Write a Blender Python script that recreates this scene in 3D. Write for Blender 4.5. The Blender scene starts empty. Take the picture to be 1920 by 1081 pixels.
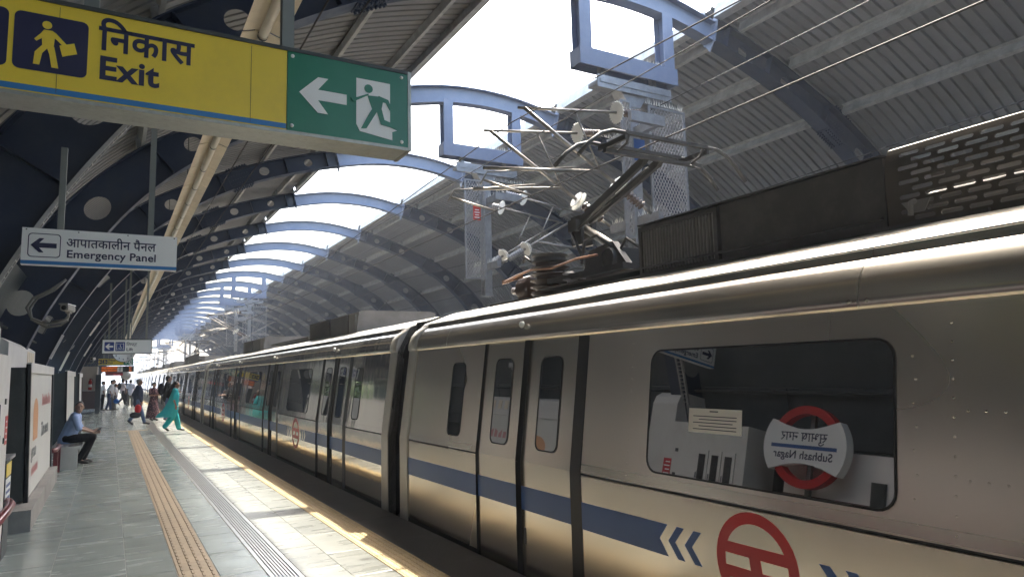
import bpy, bmesh, math, random
from math import sin, cos, pi, radians as RAD
from mathutils import Vector, Matrix
random.seed(7)
scene = bpy.context.scene
C = scene.collection

# ------------------------------------------------------------------ camera
FPX, CXP, CYP = 1300.0, 960.0, 540.5          # focal length and centre for a 1920 x 1081 frame
VPX, VPY, ROLL = 205.0, 711.0, RAD(1.4)       # where the platform lines converge
def make_camera():
    dx, dy = VPX - CXP, -(VPY - CYP)
    ux = dx * cos(ROLL) + dy * sin(ROLL)
    uy = -dx * sin(ROLL) + dy * cos(ROLL)
    y = Vector((ux, uy, FPX)).normalized()
    p = math.atan2(-y[1], y[2])
    up = Vector((0, cos(p), sin(p)))
    x = -y.cross(up)
    rows = [x, y, up]
    out = []
    for r in rows:
        out.append(Vector((r[0] * cos(ROLL) - r[1] * sin(ROLL), r[0] * sin(ROLL) + r[1] * cos(ROLL), r[2])))
    right = Vector([out[i][0] for i in range(3)]); upv = Vector([out[i][1] for i in range(3)]); fwd = Vector([out[i][2] for i in range(3)])
    M = Matrix((right, upv, -fwd)).transposed().to_4x4()
    M.translation = Vector((0, 0, 1.75))
    cd = bpy.data.cameras.new('camera'); cam = bpy.data.objects.new('camera', cd); C.objects.link(cam)
    cam.matrix_world = M
    cd.sensor_width = 36; cd.sensor_fit = 'HORIZONTAL'; cd.lens = FPX / 1920 * 36
    cd.clip_start = 0.05; cd.clip_end = 6000
    scene.camera = cam
make_camera()

# ------------------------------------------------------------------ daylight
SUN = Vector((0.465, 0.50, 1.0)).normalized()
world = bpy.data.worlds.new('World'); scene.world = world; world.use_nodes = True
wt = world.node_tree; sky = wt.nodes.new('ShaderNodeTexSky'); sky.sky_type = 'NISHITA'
sky.sun_disc = False; sky.sun_elevation = math.asin(SUN.z); sky.sun_rotation = math.atan2(SUN.x, SUN.y)
sky.air_density = 1.5; sky.dust_density = 6.5; sky.ozone_density = 1.0; sky.altitude = 200
wt.links.new(sky.outputs[0], wt.nodes['Background'].inputs[0])
wt.nodes['Background'].inputs[1].default_value = 0.15
sl = bpy.data.lights.new('sun', 'SUN'); sl.energy = 2.0; sl.angle = RAD(0.6); sl.color = (1.0, 0.93, 0.82)
so = bpy.data.objects.new('sun', sl); C.objects.link(so)
so.rotation_euler = (-SUN).to_track_quat('-Z', 'Y').to_euler(); so.location = (20, 20, 40)
vs = scene.view_settings; vs.view_transform = 'Standard'; vs.look = 'None'; vs.gamma = 1.0; vs.use_curve_mapping = False
vs.exposure = 2.75
scene.cycles.max_bounces = 10; scene.cycles.diffuse_bounces = 6; scene.cycles.glossy_bounces = 6
scene.cycles.caustics_reflective = False; scene.cycles.caustics_refractive = False

# ------------------------------------------------------------------ helpers
class MB:
    def __init__(s): s.v = []; s.f = []; s.m = []; s.sm = []
    def add(s, vs_, fs, mi=0, sm=False):
        b = len(s.v); s.v += [tuple(p) for p in vs_]
        for f in fs: s.f.append([b + i for i in f]); s.m.append(mi); s.sm.append(sm)
        return s
    def box(s, x0, x1, y0, y1, z0, z1, mi=0):
        return s.add([(x0,y0,z0),(x1,y0,z0),(x1,y1,z0),(x0,y1,z0),(x0,y0,z1),(x1,y0,z1),(x1,y1,z1),(x0,y1,z1)],
                     [(0,3,2,1),(4,5,6,7),(0,1,5,4),(1,2,6,5),(2,3,7,6),(3,0,4,7)], mi)
    def obox(s, p, q, w, h, mi=0, up=Vector((0,0,1))):
        """a bar of section w x h from p to q"""
        p, q = Vector(p), Vector(q); d = (q - p).normalized()
        if abs(d.dot(up)) > .98: up = Vector((0,1,0))
        a = d.cross(up).normalized(); b = a.cross(d).normalized()
        vv = []
        for e in (p, q):
            for sa, sb in ((-1,-1),(1,-1),(1,1),(-1,1)): vv.append(e + a * (sa * w / 2) + b * (sb * h / 2))
        return s.add(vv, [(0,3,2,1),(4,5,6,7),(0,1,5,4),(1,2,6,5),(2,3,7,6),(3,0,4,7)], mi)
    def prism(s, poly, axis, a0, a1, mi=0, sm=False):
        """extrude a 2-D polygon along an axis; poly coordinates are the two other axes in order"""
        n = len(poly)
        def P(u, v, a):
            return (a,u,v) if axis == 'x' else (u,a,v) if axis == 'y' else (u,v,a)
        vv = [P(u, v, a0) for u, v in poly] + [P(u, v, a1) for u, v in poly]
        s.add(vv, [tuple(range(n))[::-1], tuple(range(n, 2 * n))], mi)
        s.add(vv, [(i, (i + 1) % n, n + (i + 1) % n, n + i) for i in range(n)], mi, sm)
        return s
    def tube(s, path, r, n=8, mi=0, cap=True, sm=True):
        pts = [Vector(p) for p in path]; rr = r if isinstance(r, (list, tuple)) else [r] * len(pts)
        vv = []; ref = None
        for i, p in enumerate(pts):
            d = (pts[min(i + 1, len(pts) - 1)] - pts[max(i - 1, 0)])
            d = d.normalized() if d.length > 1e-9 else Vector((0,0,1))
            if ref is None: ref = Vector((0,0,1)) if abs(d.z) < .9 else Vector((0,1,0))
            a = d.cross(ref).normalized(); b = a.cross(d).normalized(); ref = b
            for k in range(n):
                t = 2 * pi * k / n; vv.append(p + a * (cos(t) * rr[i]) + b * (sin(t) * rr[i]))
        ff = []
        for i in range(len(pts) - 1):
            for k in range(n):
                k2 = (k + 1) % n; ff.append((i*n+k, i*n+k2, (i+1)*n+k2, (i+1)*n+k))
        s.add(vv, ff, mi, sm)
        if cap:
            b0 = len(s.v) - len(vv); L = (len(pts) - 1) * n
            s.f.append([b0 + k for k in range(n)][::-1]); s.m.append(mi); s.sm.append(False)
            s.f.append([b0 + L + k for k in range(n)]); s.m.append(mi); s.sm.append(False)
        return s
    def lathe(s, prof, org, axis, n=16, mi=0, sm=True):
        org = Vector(org); d = Vector(axis).normalized(); ref = Vector((0,0,1)) if abs(d.z) < .9 else Vector((0,1,0))
        a = d.cross(ref).normalized(); b = a.cross(d); vv = []
        for r, h in prof:
            for k in range(n):
                t = 2 * pi * k / n; vv.append(org + d * h + (a * cos(t) + b * sin(t)) * max(r, 1e-4))
        ff = []
        for i in range(len(prof) - 1):
            for k in range(n):
                k2 = (k + 1) % n; ff.append((i*n+k, i*n+k2, (i+1)*n+k2, (i+1)*n+k))
        return s.add(vv, ff, mi, sm)
    def ell(s, c, rx, ry, rz, nu=14, nv=9, mi=0):
        vv = []; ff = []
        for j in range(nv + 1):
            ph = -pi/2 + pi * j / nv
            for i in range(nu):
                t = 2*pi*i/nu; vv.append((c[0]+rx*cos(ph)*cos(t), c[1]+ry*cos(ph)*sin(t), c[2]+rz*sin(ph)))
        for j in range(nv):
            for i in range(nu):
                i2 = (i+1) % nu; ff.append((j*nu+i, j*nu+i2, (j+1)*nu+i2, (j+1)*nu+i))
        return s.add(vv, ff, mi, True)
    def mesh(s, name, mats):
        me = bpy.data.meshes.new(name); me.from_pydata(s.v, [], s.f)
        for m in (mats if isinstance(mats, (list, tuple)) else [mats]): me.materials.append(m)
        me.polygons.foreach_set('material_index', s.m); me.polygons.foreach_set('use_smooth', s.sm)
        bm = bmesh.new(); bm.from_mesh(me); bmesh.ops.remove_doubles(bm, verts=bm.verts, dist=1e-5)
        bmesh.ops.recalc_face_normals(bm, faces=bm.faces); bm.to_mesh(me); bm.free(); me.update()
        return me
    def build(s, name, mats, parent=None, loc=None):
        return put(name, s.mesh(name, mats), parent, loc)
def put(name, me, parent=None, loc=None, rz=0):
    o = bpy.data.objects.new(name, me); C.objects.link(o)
    if parent is not None: o.parent = parent
    if loc is not None: o.location = loc
    if rz: o.rotation_euler = (0, 0, rz)
    return o
def tag(o, label=None, cat=None, group=None, kind=None):
    if label: o['label'] = label
    if cat: o['category'] = cat
    if group: o['group'] = group
    if kind: o['kind'] = kind
    return o
def thing(name, label, cat, loc=(0,0,0), rz=0, group=None):
    o = bpy.data.objects.new(name, None); C.objects.link(o); o.location = loc; o.rotation_euler = (0,0,rz)
    o.empty_display_size = .2
    return tag(o, label, cat, group)
def dup(root, loc=None, label=None, group=None, rz=None):
    def cp(o, par):
        c = o.copy(); C.objects.link(c); c.parent = par
        for ch in list(o.children): cp(ch, c)
        return c
    r = cp(root, None)
    if loc is not None: r.location = loc
    if rz is not None: r.rotation_euler = (0,0,rz)
    if label: r['label'] = label
    if group: r['group'] = group
    return r
def bevel_mesh(me, w=.01, seg=2):
    bm = bmesh.new(); bm.from_mesh(me)
    bmesh.ops.bevel(bm, geom=[e for e in bm.edges if len(e.link_faces) == 2 and e.calc_face_angle(0) > .5], offset=w, segments=seg, affect='EDGES', profile=.6)
    bm.to_mesh(me); bm.free(); return me
def rrect(x0, x1, z0, z1, r, n=5):
    out = []
    for cx, cz, a in ((x1-r, z1-r, 0), (x0+r, z1-r, pi/2), (x0+r, z0+r, pi), (x1-r, z0+r, 1.5*pi)):
        for k in range(n + 1):
            t = a + (pi/2) * k / n; out.append((cx + r*cos(t), cz + r*sin(t)))
    return out
def ordinal(i):
    return ['first','second','third','fourth','fifth','sixth','seventh','eighth','ninth','tenth','eleventh','twelfth','thirteenth','fourteenth','fifteenth','sixteenth','seventeenth','eighteenth','nineteenth','twentieth','twenty-first','twenty-second','twenty-third','twenty-fourth','twenty-fifth','twenty-sixth','twenty-seventh','twenty-eighth','twenty-ninth','thirtieth'][i]

# ------------------------------------------------------------------ materials
def mat(name, col, rough=.5, metal=0., spec=.5, noise=0., nscale=3., bump=0., bscale=30., rand=0., dirt=None, stretch=(1,1,1), rvar=0., coat=0., emit=None, estr=0., ior=None):
    m = bpy.data.materials.new(name); m.use_nodes = True; nt = m.node_tree; N = nt.nodes; L = nt.links
    b = N['Principled BSDF']; b.inputs['Roughness'].default_value = rough; b.inputs['Metallic'].default_value = metal
    b.inputs['Specular IOR Level'].default_value = spec; b.inputs['Coat Weight'].default_value = coat
    if ior: b.inputs['IOR'].default_value = ior
    b.inputs['Base Color'].default_value = (*col, 1)
    m.diffuse_color = (*col, 1)
    if emit: b.inputs['Emission Color'].default_value = (*emit, 1); b.inputs['Emission Strength'].default_value = estr
    if noise or rand or dirt or rvar or bump:
        tc = N.new('ShaderNodeTexCoord'); mp = N.new('ShaderNodeMapping'); mp.inputs['Scale'].default_value = stretch
        oi = N.new('ShaderNodeObjectInfo')
        ad = N.new('ShaderNodeVectorMath'); ad.operation = 'ADD'
        mu = N.new('ShaderNodeVectorMath'); mu.operation = 'SCALE'; mu.inputs['Scale'].default_value = 37.
        cb = N.new('ShaderNodeCombineXYZ'); L.new(oi.outputs['Random'], cb.inputs[0]); L.new(oi.outputs['Random'], cb.inputs[1])
        L.new(cb.outputs[0], mu.inputs[0]); L.new(tc.outputs['Object'], ad.inputs[0]); L.new(mu.outputs[0], ad.inputs[1]); L.new(ad.outputs[0], mp.inputs[0])
        cur = None
        if noise or rand:
            n1 = N.new('ShaderNodeTexNoise'); n1.inputs['Scale'].default_value = nscale; n1.inputs['Detail'].default_value = 6; n1.inputs['Roughness'].default_value = .62
            L.new(mp.outputs[0], n1.inputs['Vector'])
            mr = N.new('ShaderNodeMapRange'); mr.inputs[1].default_value = .25; mr.inputs[2].default_value = .75
            mr.inputs[3].default_value = 1 - noise; mr.inputs[4].default_value = 1 + noise; L.new(n1.outputs[0], mr.inputs[0])
            rr = N.new('ShaderNodeMapRange'); rr.inputs[3].default_value = 1 - rand; rr.inputs[4].default_value = 1 + rand; L.new(oi.outputs['Random'], rr.inputs[0])
            mm = N.new('ShaderNodeMath'); mm.operation = 'MULTIPLY'; L.new(mr.outputs[0], mm.inputs[0]); L.new(rr.outputs[0], mm.inputs[1])
            hv = N.new('ShaderNodeMix'); hv.data_type = 'RGBA'; hv.blend_type = 'MULTIPLY'; hv.inputs[0].default_value = 1
            hv.inputs[6].default_value = (*col, 1); L.new(mm.outputs[0], hv.inputs[7]); cur = hv.outputs[2]
        if dirt:
            dcol, amt, dsc = dirt
            n2 = N.new('ShaderNodeTexNoise'); n2.inputs['Scale'].default_value = dsc; n2.inputs['Detail'].default_value = 8; n2.inputs['Roughness'].default_value = .7
            L.new(mp.outputs[0], n2.inputs['Vector'])
            m2 = N.new('ShaderNodeMapRange'); m2.inputs[1].default_value = .48; m2.inputs[2].default_value = .72; m2.inputs[4].default_value = amt; L.new(n2.outputs[0], m2.inputs[0])
            mx = N.new('ShaderNodeMix'); mx.data_type = 'RGBA'; L.new(m2.outputs[0], mx.inputs[0])
            if cur: L.new(cur, mx.inputs[6])
            else: mx.inputs[6].default_value = (*col, 1)
            mx.inputs[7].default_value = (*dcol, 1); cur = mx.outputs[2]
        if cur: L.new(cur, b.inputs['Base Color'])
        if rvar:
            n3 = N.new('ShaderNodeTexNoise'); n3.inputs['Scale'].default_value = nscale * 1.7; n3.inputs['Detail'].default_value = 5; L.new(mp.outputs[0], n3.inputs['Vector'])
            m3 = N.new('ShaderNodeMapRange'); m3.inputs[1].default_value = .3; m3.inputs[2].default_value = .7
            m3.inputs[3].default_value = max(0, rough - rvar); m3.inputs[4].default_value = rough + rvar; L.new(n3.outputs[0], m3.inputs[0]); L.new(m3.outputs[0], b.inputs['Roughness'])
        if bump:
            n4 = N.new('ShaderNodeTexNoise'); n4.inputs['Scale'].default_value = bscale; n4.inputs['Detail'].default_value = 4; L.new(mp.outputs[0], n4.inputs['Vector'])
            bp = N.new('ShaderNodeBump'); bp.inputs['Strength'].default_value = bump; bp.inputs['Distance'].default_value = .02; L.new(n4.outputs[0], bp.inputs['Height']); L.new(bp.outputs[0], b.inputs['Normal'])
    return m
M = {}
M['slate'] = mat('slate_stone', (.255,.295,.28), .22, noise=.17, nscale=2.0, rand=.11, dirt=((.36,.395,.37), .45, 2.8), stretch=(.55,2.2,1), rvar=.10, bump=.10, bscale=22)
M['slate_r'] = mat('slate_stone_sun_toned', (.205,.215,.195), .30, noise=.25, nscale=2.2, rand=.13, dirt=((.30,.29,.255), .5, 3.0), stretch=(.5,1.8,1), rvar=.08, bump=.08, bscale=22)  # same slate, colour darkened to hold down the glare of the sunlit strip
M['grout'] = mat('grout', (.40,.40,.37), .8, noise=.2)
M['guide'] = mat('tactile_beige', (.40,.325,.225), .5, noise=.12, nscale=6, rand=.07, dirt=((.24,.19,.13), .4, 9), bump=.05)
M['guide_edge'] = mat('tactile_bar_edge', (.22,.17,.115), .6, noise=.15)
M['edge_tile'] = mat('tactile_yellow', (.52,.39,.20), .5, noise=.12, nscale=6, rand=.08, dirt=((.30,.23,.13), .45, 9))
M['edge_bar'] = mat('tactile_yellow_bar', (.56,.43,.23), .5, noise=.15, dirt=((.26,.19,.11), .6, 30))
M['granite'] = mat('granite_edge', (.115,.10,.10), .42, noise=.35, nscale=60, rand=.1, rvar=.08, dirt=((.17,.15,.145), .5, 2))
M['drain'] = mat('steel_grating', (.62,.62,.60), .33, metal=.9, noise=.15, nscale=10, dirt=((.30,.28,.25), .4, 20))
M['dark'] = mat('black_void', (.012,.012,.013), .7)
M['concrete'] = mat('concrete', (.30,.29,.27), .8, noise=.25, nscale=1.5, dirt=((.16,.15,.14), .6, 1.2), bump=.2)
M['ballast_slab'] = mat('track_slab', (.17,.16,.15), .85, noise=.3, nscale=2, dirt=((.07,.06,.05), .6, 1.5))
M['rail'] = mat('rail_steel', (.30,.26,.23), .4, metal=.8, noise=.3)
M['navy'] = mat('navy_paint', (.022,.034,.068), .42, noise=.18, nscale=2.5, dirt=((.05,.058,.075), .5, 3), bump=.03, rvar=.1)
M['navy_r'] = M['navy']
M['blue'] = mat('light_blue_paint', (.165,.20,.29), .45, noise=.10, nscale=2, dirt=((.22,.245,.31), .5, 4))
M['galv'] = mat('galvanised_steel', (.30,.31,.325), .45, metal=.55, noise=.2, nscale=8, dirt=((.22,.21,.20), .4, 5))
M['galv2'] = mat('galvanised_purlin', (.42,.42,.41), .55, metal=.25, noise=.22, nscale=5, dirt=((.18,.17,.15), .5, 4))
M['sheet'] = mat('roof_sheet', (.235,.24,.243), .5, noise=.10, nscale=1.2, rand=.05, dirt=((.17,.16,.145), .35, 1.6))
M['cladding'] = mat('dark_cladding', (.055,.068,.075), .5, noise=.2, nscale=2, dirt=((.11,.12,.12), .4, 3))
def steel(name, col, rough, wav, dirt_amt=.25):
    m = bpy.data.materials.new(name); m.use_nodes = True; nt = m.node_tree; N = nt.nodes; L = nt.links; b = N['Principled BSDF']
    b.inputs['Metallic'].default_value = .93
    tc = N.new('ShaderNodeTexCoord')
    def noise(scale, sx, sy, sz, det=4):
        mp = N.new('ShaderNodeMapping'); mp.inputs['Scale'].default_value = (sx, sy, sz); L.new(tc.outputs['Object'], mp.inputs[0])
        n = N.new('ShaderNodeTexNoise'); n.inputs['Scale'].default_value = scale; n.inputs['Detail'].default_value = det; L.new(mp.outputs[0], n.inputs['Vector']); return n.outputs[0]
    def mr(src, a, b_, c, d):
        r = N.new('ShaderNodeMapRange'); r.inputs[1].default_value = a; r.inputs[2].default_value = b_; r.inputs[3].default_value = c; r.inputs[4].default_value = d; L.new(src, r.inputs[0]); return r.outputs[0]
    big = noise(.6, .5, .5, .7, 0); fine = noise(1.1, 1, .4, .8, 0); streak = noise(.9, .8, .9, .2, 0)
    mx = N.new('ShaderNodeMix'); mx.data_type = 'RGBA'; mx.inputs[6].default_value = (*col, 1); mx.inputs[7].default_value = (col[0]*.62, col[1]*.58, col[2]*.52, 1)
    L.new(mr(streak, .35, .80, 0, dirt_amt * 1.3), mx.inputs[0]); L.new(mx.outputs[2], b.inputs['Base Color'])
    ra = N.new('ShaderNodeMath'); ra.operation = 'ADD'; L.new(mr(big, .3, .7, rough - .025, rough + .03), ra.inputs[0]); L.new(mr(fine, .3, .7, -.008, .010), ra.inputs[1]); L.new(ra.outputs[0], b.inputs['Roughness'])
    if wav:
        wv = noise(1.6, .6, 1.6, .5, 2)
        bp = N.new('ShaderNodeBump'); bp.inputs['Strength'].default_value = wav; bp.inputs['Distance'].default_value = .03; L.new(wv, bp.inputs['Height']); L.new(bp.outputs[0], b.inputs['Normal'])
    m.diffuse_color = (*col, 1)
    return m
M['steel'] = steel('brushed_stainless', (.66,.60,.53), .28, 0, .05)
M['steel_low'] = steel('brushed_stainless_lower', (.70,.63,.53), .25, 0, .05)
M['steel_eave'] = steel('satin_stainless_eave', (.60,.555,.49), .23, 0, .05)
M['steel_door'] = steel('brushed_stainless_door', (.64,.59,.52), .26, 0, .05)
M['steel_m'] = steel('polished_stainless', (.66,.62,.56), .09, .16, .2)
M['steel_low_m'] = steel('polished_stainless_lower', (.68,.63,.55), .09, .16, .2)
M['steel_eave_m'] = steel('polished_stainless_eave', (.62,.58,.52), .12, .30, .15)
M['steel_door_m'] = steel('polished_stainless_door', (.65,.61,.55), .10, .14, .2)
M['steel_roof'] = mat('roof_stainless', (.62,.60,.55), .42, metal=.5, noise=.08, nscale=3, dirt=((.40,.37,.32), .4, 3))
M['steel_pale'] = mat('end_frame_steel', (.52,.50,.46), .4, metal=.5, noise=.1, nscale=2, dirt=((.33,.30,.26), .4, 3))
M['glass'] = mat('tinted_window_glass', (.012,.012,.011), .015, spec=.5, ior=2.7)
M['glass_near'] = M['glass']
M['rubber'] = mat('black_rubber', (.012,.012,.013), .45)
M['train_blue'] = mat('blue_stripe_film', (.035,.10,.30), .32, noise=.05)
M['logo_red'] = mat('red_film', (.50,.022,.028), .32)
M['equip'] = mat('roof_equipment_dark', (.055,.052,.048), .5, noise=.2, nscale=3, dirt=((.12,.11,.095), .5, 4))
M['equip2'] = mat('roof_box_grey', (.23,.22,.21), .55, noise=.15, nscale=2, dirt=((.12,.11,.10), .5, 3))
M['equip3'] = mat('perforated_cover_bronze', (.085,.075,.062), .5, metal=.3, noise=.15, nscale=3)
M['porcelain'] = mat('brown_insulator', (.10,.07,.055), .25, noise=.1)
M['ins_grey'] = mat('grey_insulator', (.30,.30,.31), .35)
M['white_plastic'] = mat('white_bird_guard', (.78,.77,.70), .45)
M['copper'] = mat('copper_busbar', (.42,.24,.16), .35, metal=.8, noise=.2)
M['wire'] = mat('overhead_wire', (.028,.026,.025), .65)
M['brass_tube'] = mat('aged_tube', (.24,.225,.20), .38, metal=.75, noise=.2, nscale=6)
M['white'] = mat('white_paint', (.84,.80,.76), .45, noise=.04, dirt=((.55,.53,.48), .35, 3))
M['offwhite'] = mat('cabinet_white', (.66,.65,.62), .45, noise=.05, dirt=((.45,.43,.39), .35, 2.5))
M['sign_white'] = mat('sign_white', (.86,.87,.85), .35, noise=.03)
M['sign_yellow'] = mat('sign_yellow', (.86,.64,.06), .38, noise=.04, nscale=3, dirt=((.66,.48,.07), .4, 5))
M['sign_green'] = mat('sign_green', (.018,.19,.115), .3, noise=.06, dirt=((.05,.23,.16), .4, 3))
M['sign_navy'] = mat('sign_navy', (.020,.022,.070), .4)
M['sign_blue'] = mat('sign_blue', (.025,.055,.25), .4)
M['sign_line'] = mat('sign_blue_line', (.035,.20,.48), .4)
M['alu'] = mat('sign_frame_aluminium', (.37,.38,.35), .42, metal=.5, noise=.12, nscale=14, dirt=((.20,.19,.16), .45, 30))
M['post'] = mat('grey_post', (.19,.205,.195), .5, metal=.2, noise=.1)
M['cream'] = mat('cream_trunking', (.80,.70,.54), .5, noise=.06, dirt=((.45,.37,.26), .35, 4))
M['tube'] = mat('lamp_diffuser', (.80,.74,.62), .3, dirt=((.55,.46,.33), .5, 3))
M['char'] = mat('charcoal_panel', (.045,.052,.053), .45, noise=.15, nscale=3, dirt=((.09,.10,.10), .35, 5))
M['maroon'] = mat('maroon_rail', (.17,.032,.038), .28, noise=.1, coat=.3)
M['maroon_d'] = mat('maroon_base', (.10,.045,.05), .45, noise=.15)
M['poster'] = mat('poster_vinyl', (.62,.62,.58), .5, noise=.05, nscale=2, bump=.12, bscale=5)
M['bench'] = mat('bench_stainless', (.42,.42,.41), .32, metal=.8, noise=.12, nscale=5)
M['brown'] = mat('kiosk_brown', (.085,.05,.045), .4, noise=.1)
M['beige'] = mat('kiosk_beige', (.55,.46,.38), .5, noise=.06)
M['red'] = mat('extinguisher_red', (.45,.03,.02), .3)
M['led'] = mat('amber_led', (.3,.06,.01), .5, emit=(1.0,.22,.03), estr=.14)
M['led_bg'] = mat('led_panel', (.10,.035,.02), .5)
M['cctv'] = mat('cctv_shell', (.30,.295,.27), .4, noise=.08)
M['cable'] = mat('conduit', (.20,.195,.18), .5, noise=.1)
M['leaf'] = mat('foliage', (.075,.125,.03), .5, noise=.4, nscale=2, rand=.25)
M['bark'] = mat('bark', (.12,.09,.065), .8, noise=.3, bump=.3)
M['ground'] = mat('earth_and_scrub', (.17,.17,.11), .9, noise=.35, nscale=.08, dirt=((.07,.10,.04), .7, .05))
M['skin'] = mat('skin', (.30,.16,.10), .5)
M['hair'] = mat('black_hair', (.012,.010,.009), .5)
def cloth(name, col, **k): return mat(name, col, .75, spec=.25, noise=k.pop('noise', .12), nscale=k.pop('nscale', 5), bump=.15, bscale=14, **k)
M['c_sky'] = cloth('light_blue_shirt', (.42,.54,.80)); M['c_black'] = cloth('black_trousers', (.012,.012,.015))
M['c_navy'] = cloth('navy_jacket', (.018,.028,.055)); M['c_denim'] = cloth('denim', (.10,.16,.27)); M['c_dkdenim'] = cloth('dark_denim', (.03,.05,.11))
M['c_white'] = cloth('white_shirt', (.68,.66,.66)); M['c_lilac'] = cloth('pale_blue_shirt', (.56,.58,.68)); M['c_grey'] = cloth('grey_trousers', (.14,.13,.12))
M['c_char'] = cloth('charcoal_shirt', (.025,.025,.026)); M['c_turq'] = cloth('turquoise_cotton', (.035,.42,.42)); M['c_red'] = cloth('red_bag', (.55,.03,.035))
M['c_blue'] = cloth('blue_bag', (.03,.14,.45)); M['shoe'] = mat('dark_shoe', (.015,.013,.012), .4)
def floral():
    m = bpy.data.materials.new('floral_print'); m.use_nodes = True; N = m.node_tree.nodes; L = m.node_tree.links; b = N['Principled BSDF']; b.inputs['Roughness'].default_value = .75
    tc = N.new('ShaderNodeTexCoord'); v = N.new('ShaderNodeTexVoronoi'); v.inputs['Scale'].default_value = 16; L.new(tc.outputs['Object'], v.inputs['Vector'])
    r = N.new('ShaderNodeValToRGB'); e = r.color_ramp.elements; e[0].position = .0; e[0].color = (.50,.42,.36,1); e[1].position = .55; e[1].color = (.05,.022,.03,1)
    e2 = e.new(.3); e2.color = (.25,.10,.11,1); L.new(v.outputs['Distance'], r.inputs[0]); L.new(r.outputs[0], b.inputs['Base Color']); return m
M['c_floral'] = floral()

# ------------------------------------------------------------------ flat lettering
_tc = {}
def text_mesh(body, size, mat_, bold=.0, align='LEFT', depth=.0008):
    key = (body, size, mat_.name, bold, align)
    if key in _tc: return _tc[key]
    c = bpy.data.curves.new('lettering', 'FONT'); c.body = body; c.size = size; c.offset = bold * size; c.align_x = align
    c.extrude = depth; c.space_character = 1 + bold*1.6; c.resolution_u = 4
    o = bpy.data.objects.new('lettering', c); C.objects.link(o); bpy.context.view_layer.update()
    me = bpy.data.meshes.new_from_object(o.evaluated_get(bpy.context.evaluated_depsgraph_get()))
    me.materials.clear(); me.materials.append(mat_); bpy.data.objects.remove(o)
    _tc[key] = me; return me
def text(name, body, size, mat_, parent, x, y, z, bold=0, align='LEFT', facing='-y', sx=1.):
    o = put(name, text_mesh(body, size, mat_, bold, align), parent, (x, y, z))
    o.rotation_euler = {'-y': (pi/2,0,0), '+x': (pi/2,0,pi/2), '-x': (pi/2,0,-pi/2)}[facing]
    o.scale = (sx, 1, 1)
    return o
# ------------------------------------------------------------------ ground, viaduct, platforms, track
Y0, Y1 = -22.0, 126.0
XC = 7.06                                    # line between the two tracks = crown of the arches
def sheet_obj(name, x0, x1, y0, y1, z, m, kind='structure'):
    o = MB().add([(x0,y0,z),(x1,y0,z),(x1,y1,z),(x0,y1,z)], [(0,1,2,3)]).build(name, m); o['kind'] = kind; return o
sheet_obj('ground', -2500, 2500, -2500, 3500, -10.0, M['ground'])
vd = MB(); vd.box(2.2, 12.0, -160, 900, -3.2, -1.25); vd.box(1.9, 2.2, 128, 900, -3.2, .05); vd.box(12.0, 12.3, 128, 900, -3.2, .05)
for k in range(-5, 30): vd.box(6.1, 8.1, k*28 - 1, k*28 + 1, -10, -3.2)
tag(vd.build('viaduct', M['ballast_slab']), kind='structure')
for xt in (4.82, 9.3):
    r = MB()
    for s in (-.84, .84):
        x = xt + s
        r.prism([(x-.07,-1.25),(x+.07,-1.25),(x+.07,-1.235),(x+.012,-1.21),(x+.012,-1.12),(x+.036,-1.11),(x+.036,-1.08),(x-.036,-1.08),(x-.036,-1.11),(x-.012,-1.12),(x-.012,-1.21),(x-.07,-1.235)], 'y', -160, 900)
    tag(r.build('railway_track', M['rail']), kind='structure')

pf = MB(); pf.box(-2.6, 3.12, Y0, Y1, -1.25, -.03, 0); pf.box(-2.6, 1.285, Y0, Y1, -.03, -.005, 1); pf.box(1.545, 3.12, Y0, Y1, -.03, -.005, 1)
platform = tag(pf.build('platform', [M['concrete'], M['grout']]), kind='structure')
pf2 = MB(); pf2.box(11.0, 17.0, Y0, Y1, -1.25, 0)
tag(pf2.build('platform', M['concrete']), kind='structure')

# slate slabs: columns between the strips, 0.9 m long
cols = [(-2.2,-1.6),(-1.6,-1.0),(-1.0,-.4),(-.4,.2),(.2,.595),(.915,1.28),(1.55,1.91),(1.91,2.265)]
NEAR0, NEARROWS, LEN = 4.5, 27, .9
def slab_mesh(w, l, m):
    g = .0028; b = .003
    mb = MB(); z0, z1 = -.0045, 0.
    x0, x1, y0, y1 = g, w-g, g, l-g
    mb.add([(x0,y0,z0),(x1,y0,z0),(x1,y1,z0),(x0,y1,z0),(x0,y0,z1-.0012),(x1,y0,z1-.0012),(x1,y1,z1-.0012),(x0,y1,z1-.0012),(x0+b,y0+b,z1),(x1-b,y0+b,z1),(x1-b,y1-b,z1),(x0+b,y1-b,z1)],
           [(0,1,5,4),(1,2,6,5),(2,3,7,6),(3,0,4,7),(4,5,9,8),(5,6,10,9),(6,7,11,10),(7,4,8,11),(8,9,10,11)])
    return mb.mesh('slate_slab', m)
for ci, (a, b_) in enumerate(cols):
    m = M['slate_r'] if a > 1.5 else M['slate']  # sunlit columns take the slate toned down for the sun
    me = slab_mesh(b_ - a, LEN, m)
    off = [0, .45, .1, .1, .1, .55, .3, .75][ci]
    for r in range(NEARROWS):
        o = put('slate_slab', me, platform, (a, NEAR0 + r*LEN + off, random.uniform(-.0006, .0006)))
    far = MB()
    def row(y, y2): far.add([(a+.002,y+.002,0),(b_-.002,y+.002,0),(b_-.002,y2-.002,0),(a+.002,y2-.002,0)], [(0,1,2,3)])
    y = NEAR0 + NEARROWS*LEN + off
    while y < Y1 - LEN: row(y, y + LEN); y += LEN
    y = NEAR0 + off
    while y > Y0 + LEN: row(y - LEN, y); y -= LEN
    o = far.build('slate_paving', m, platform); o['kind'] = 'stuff'
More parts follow.
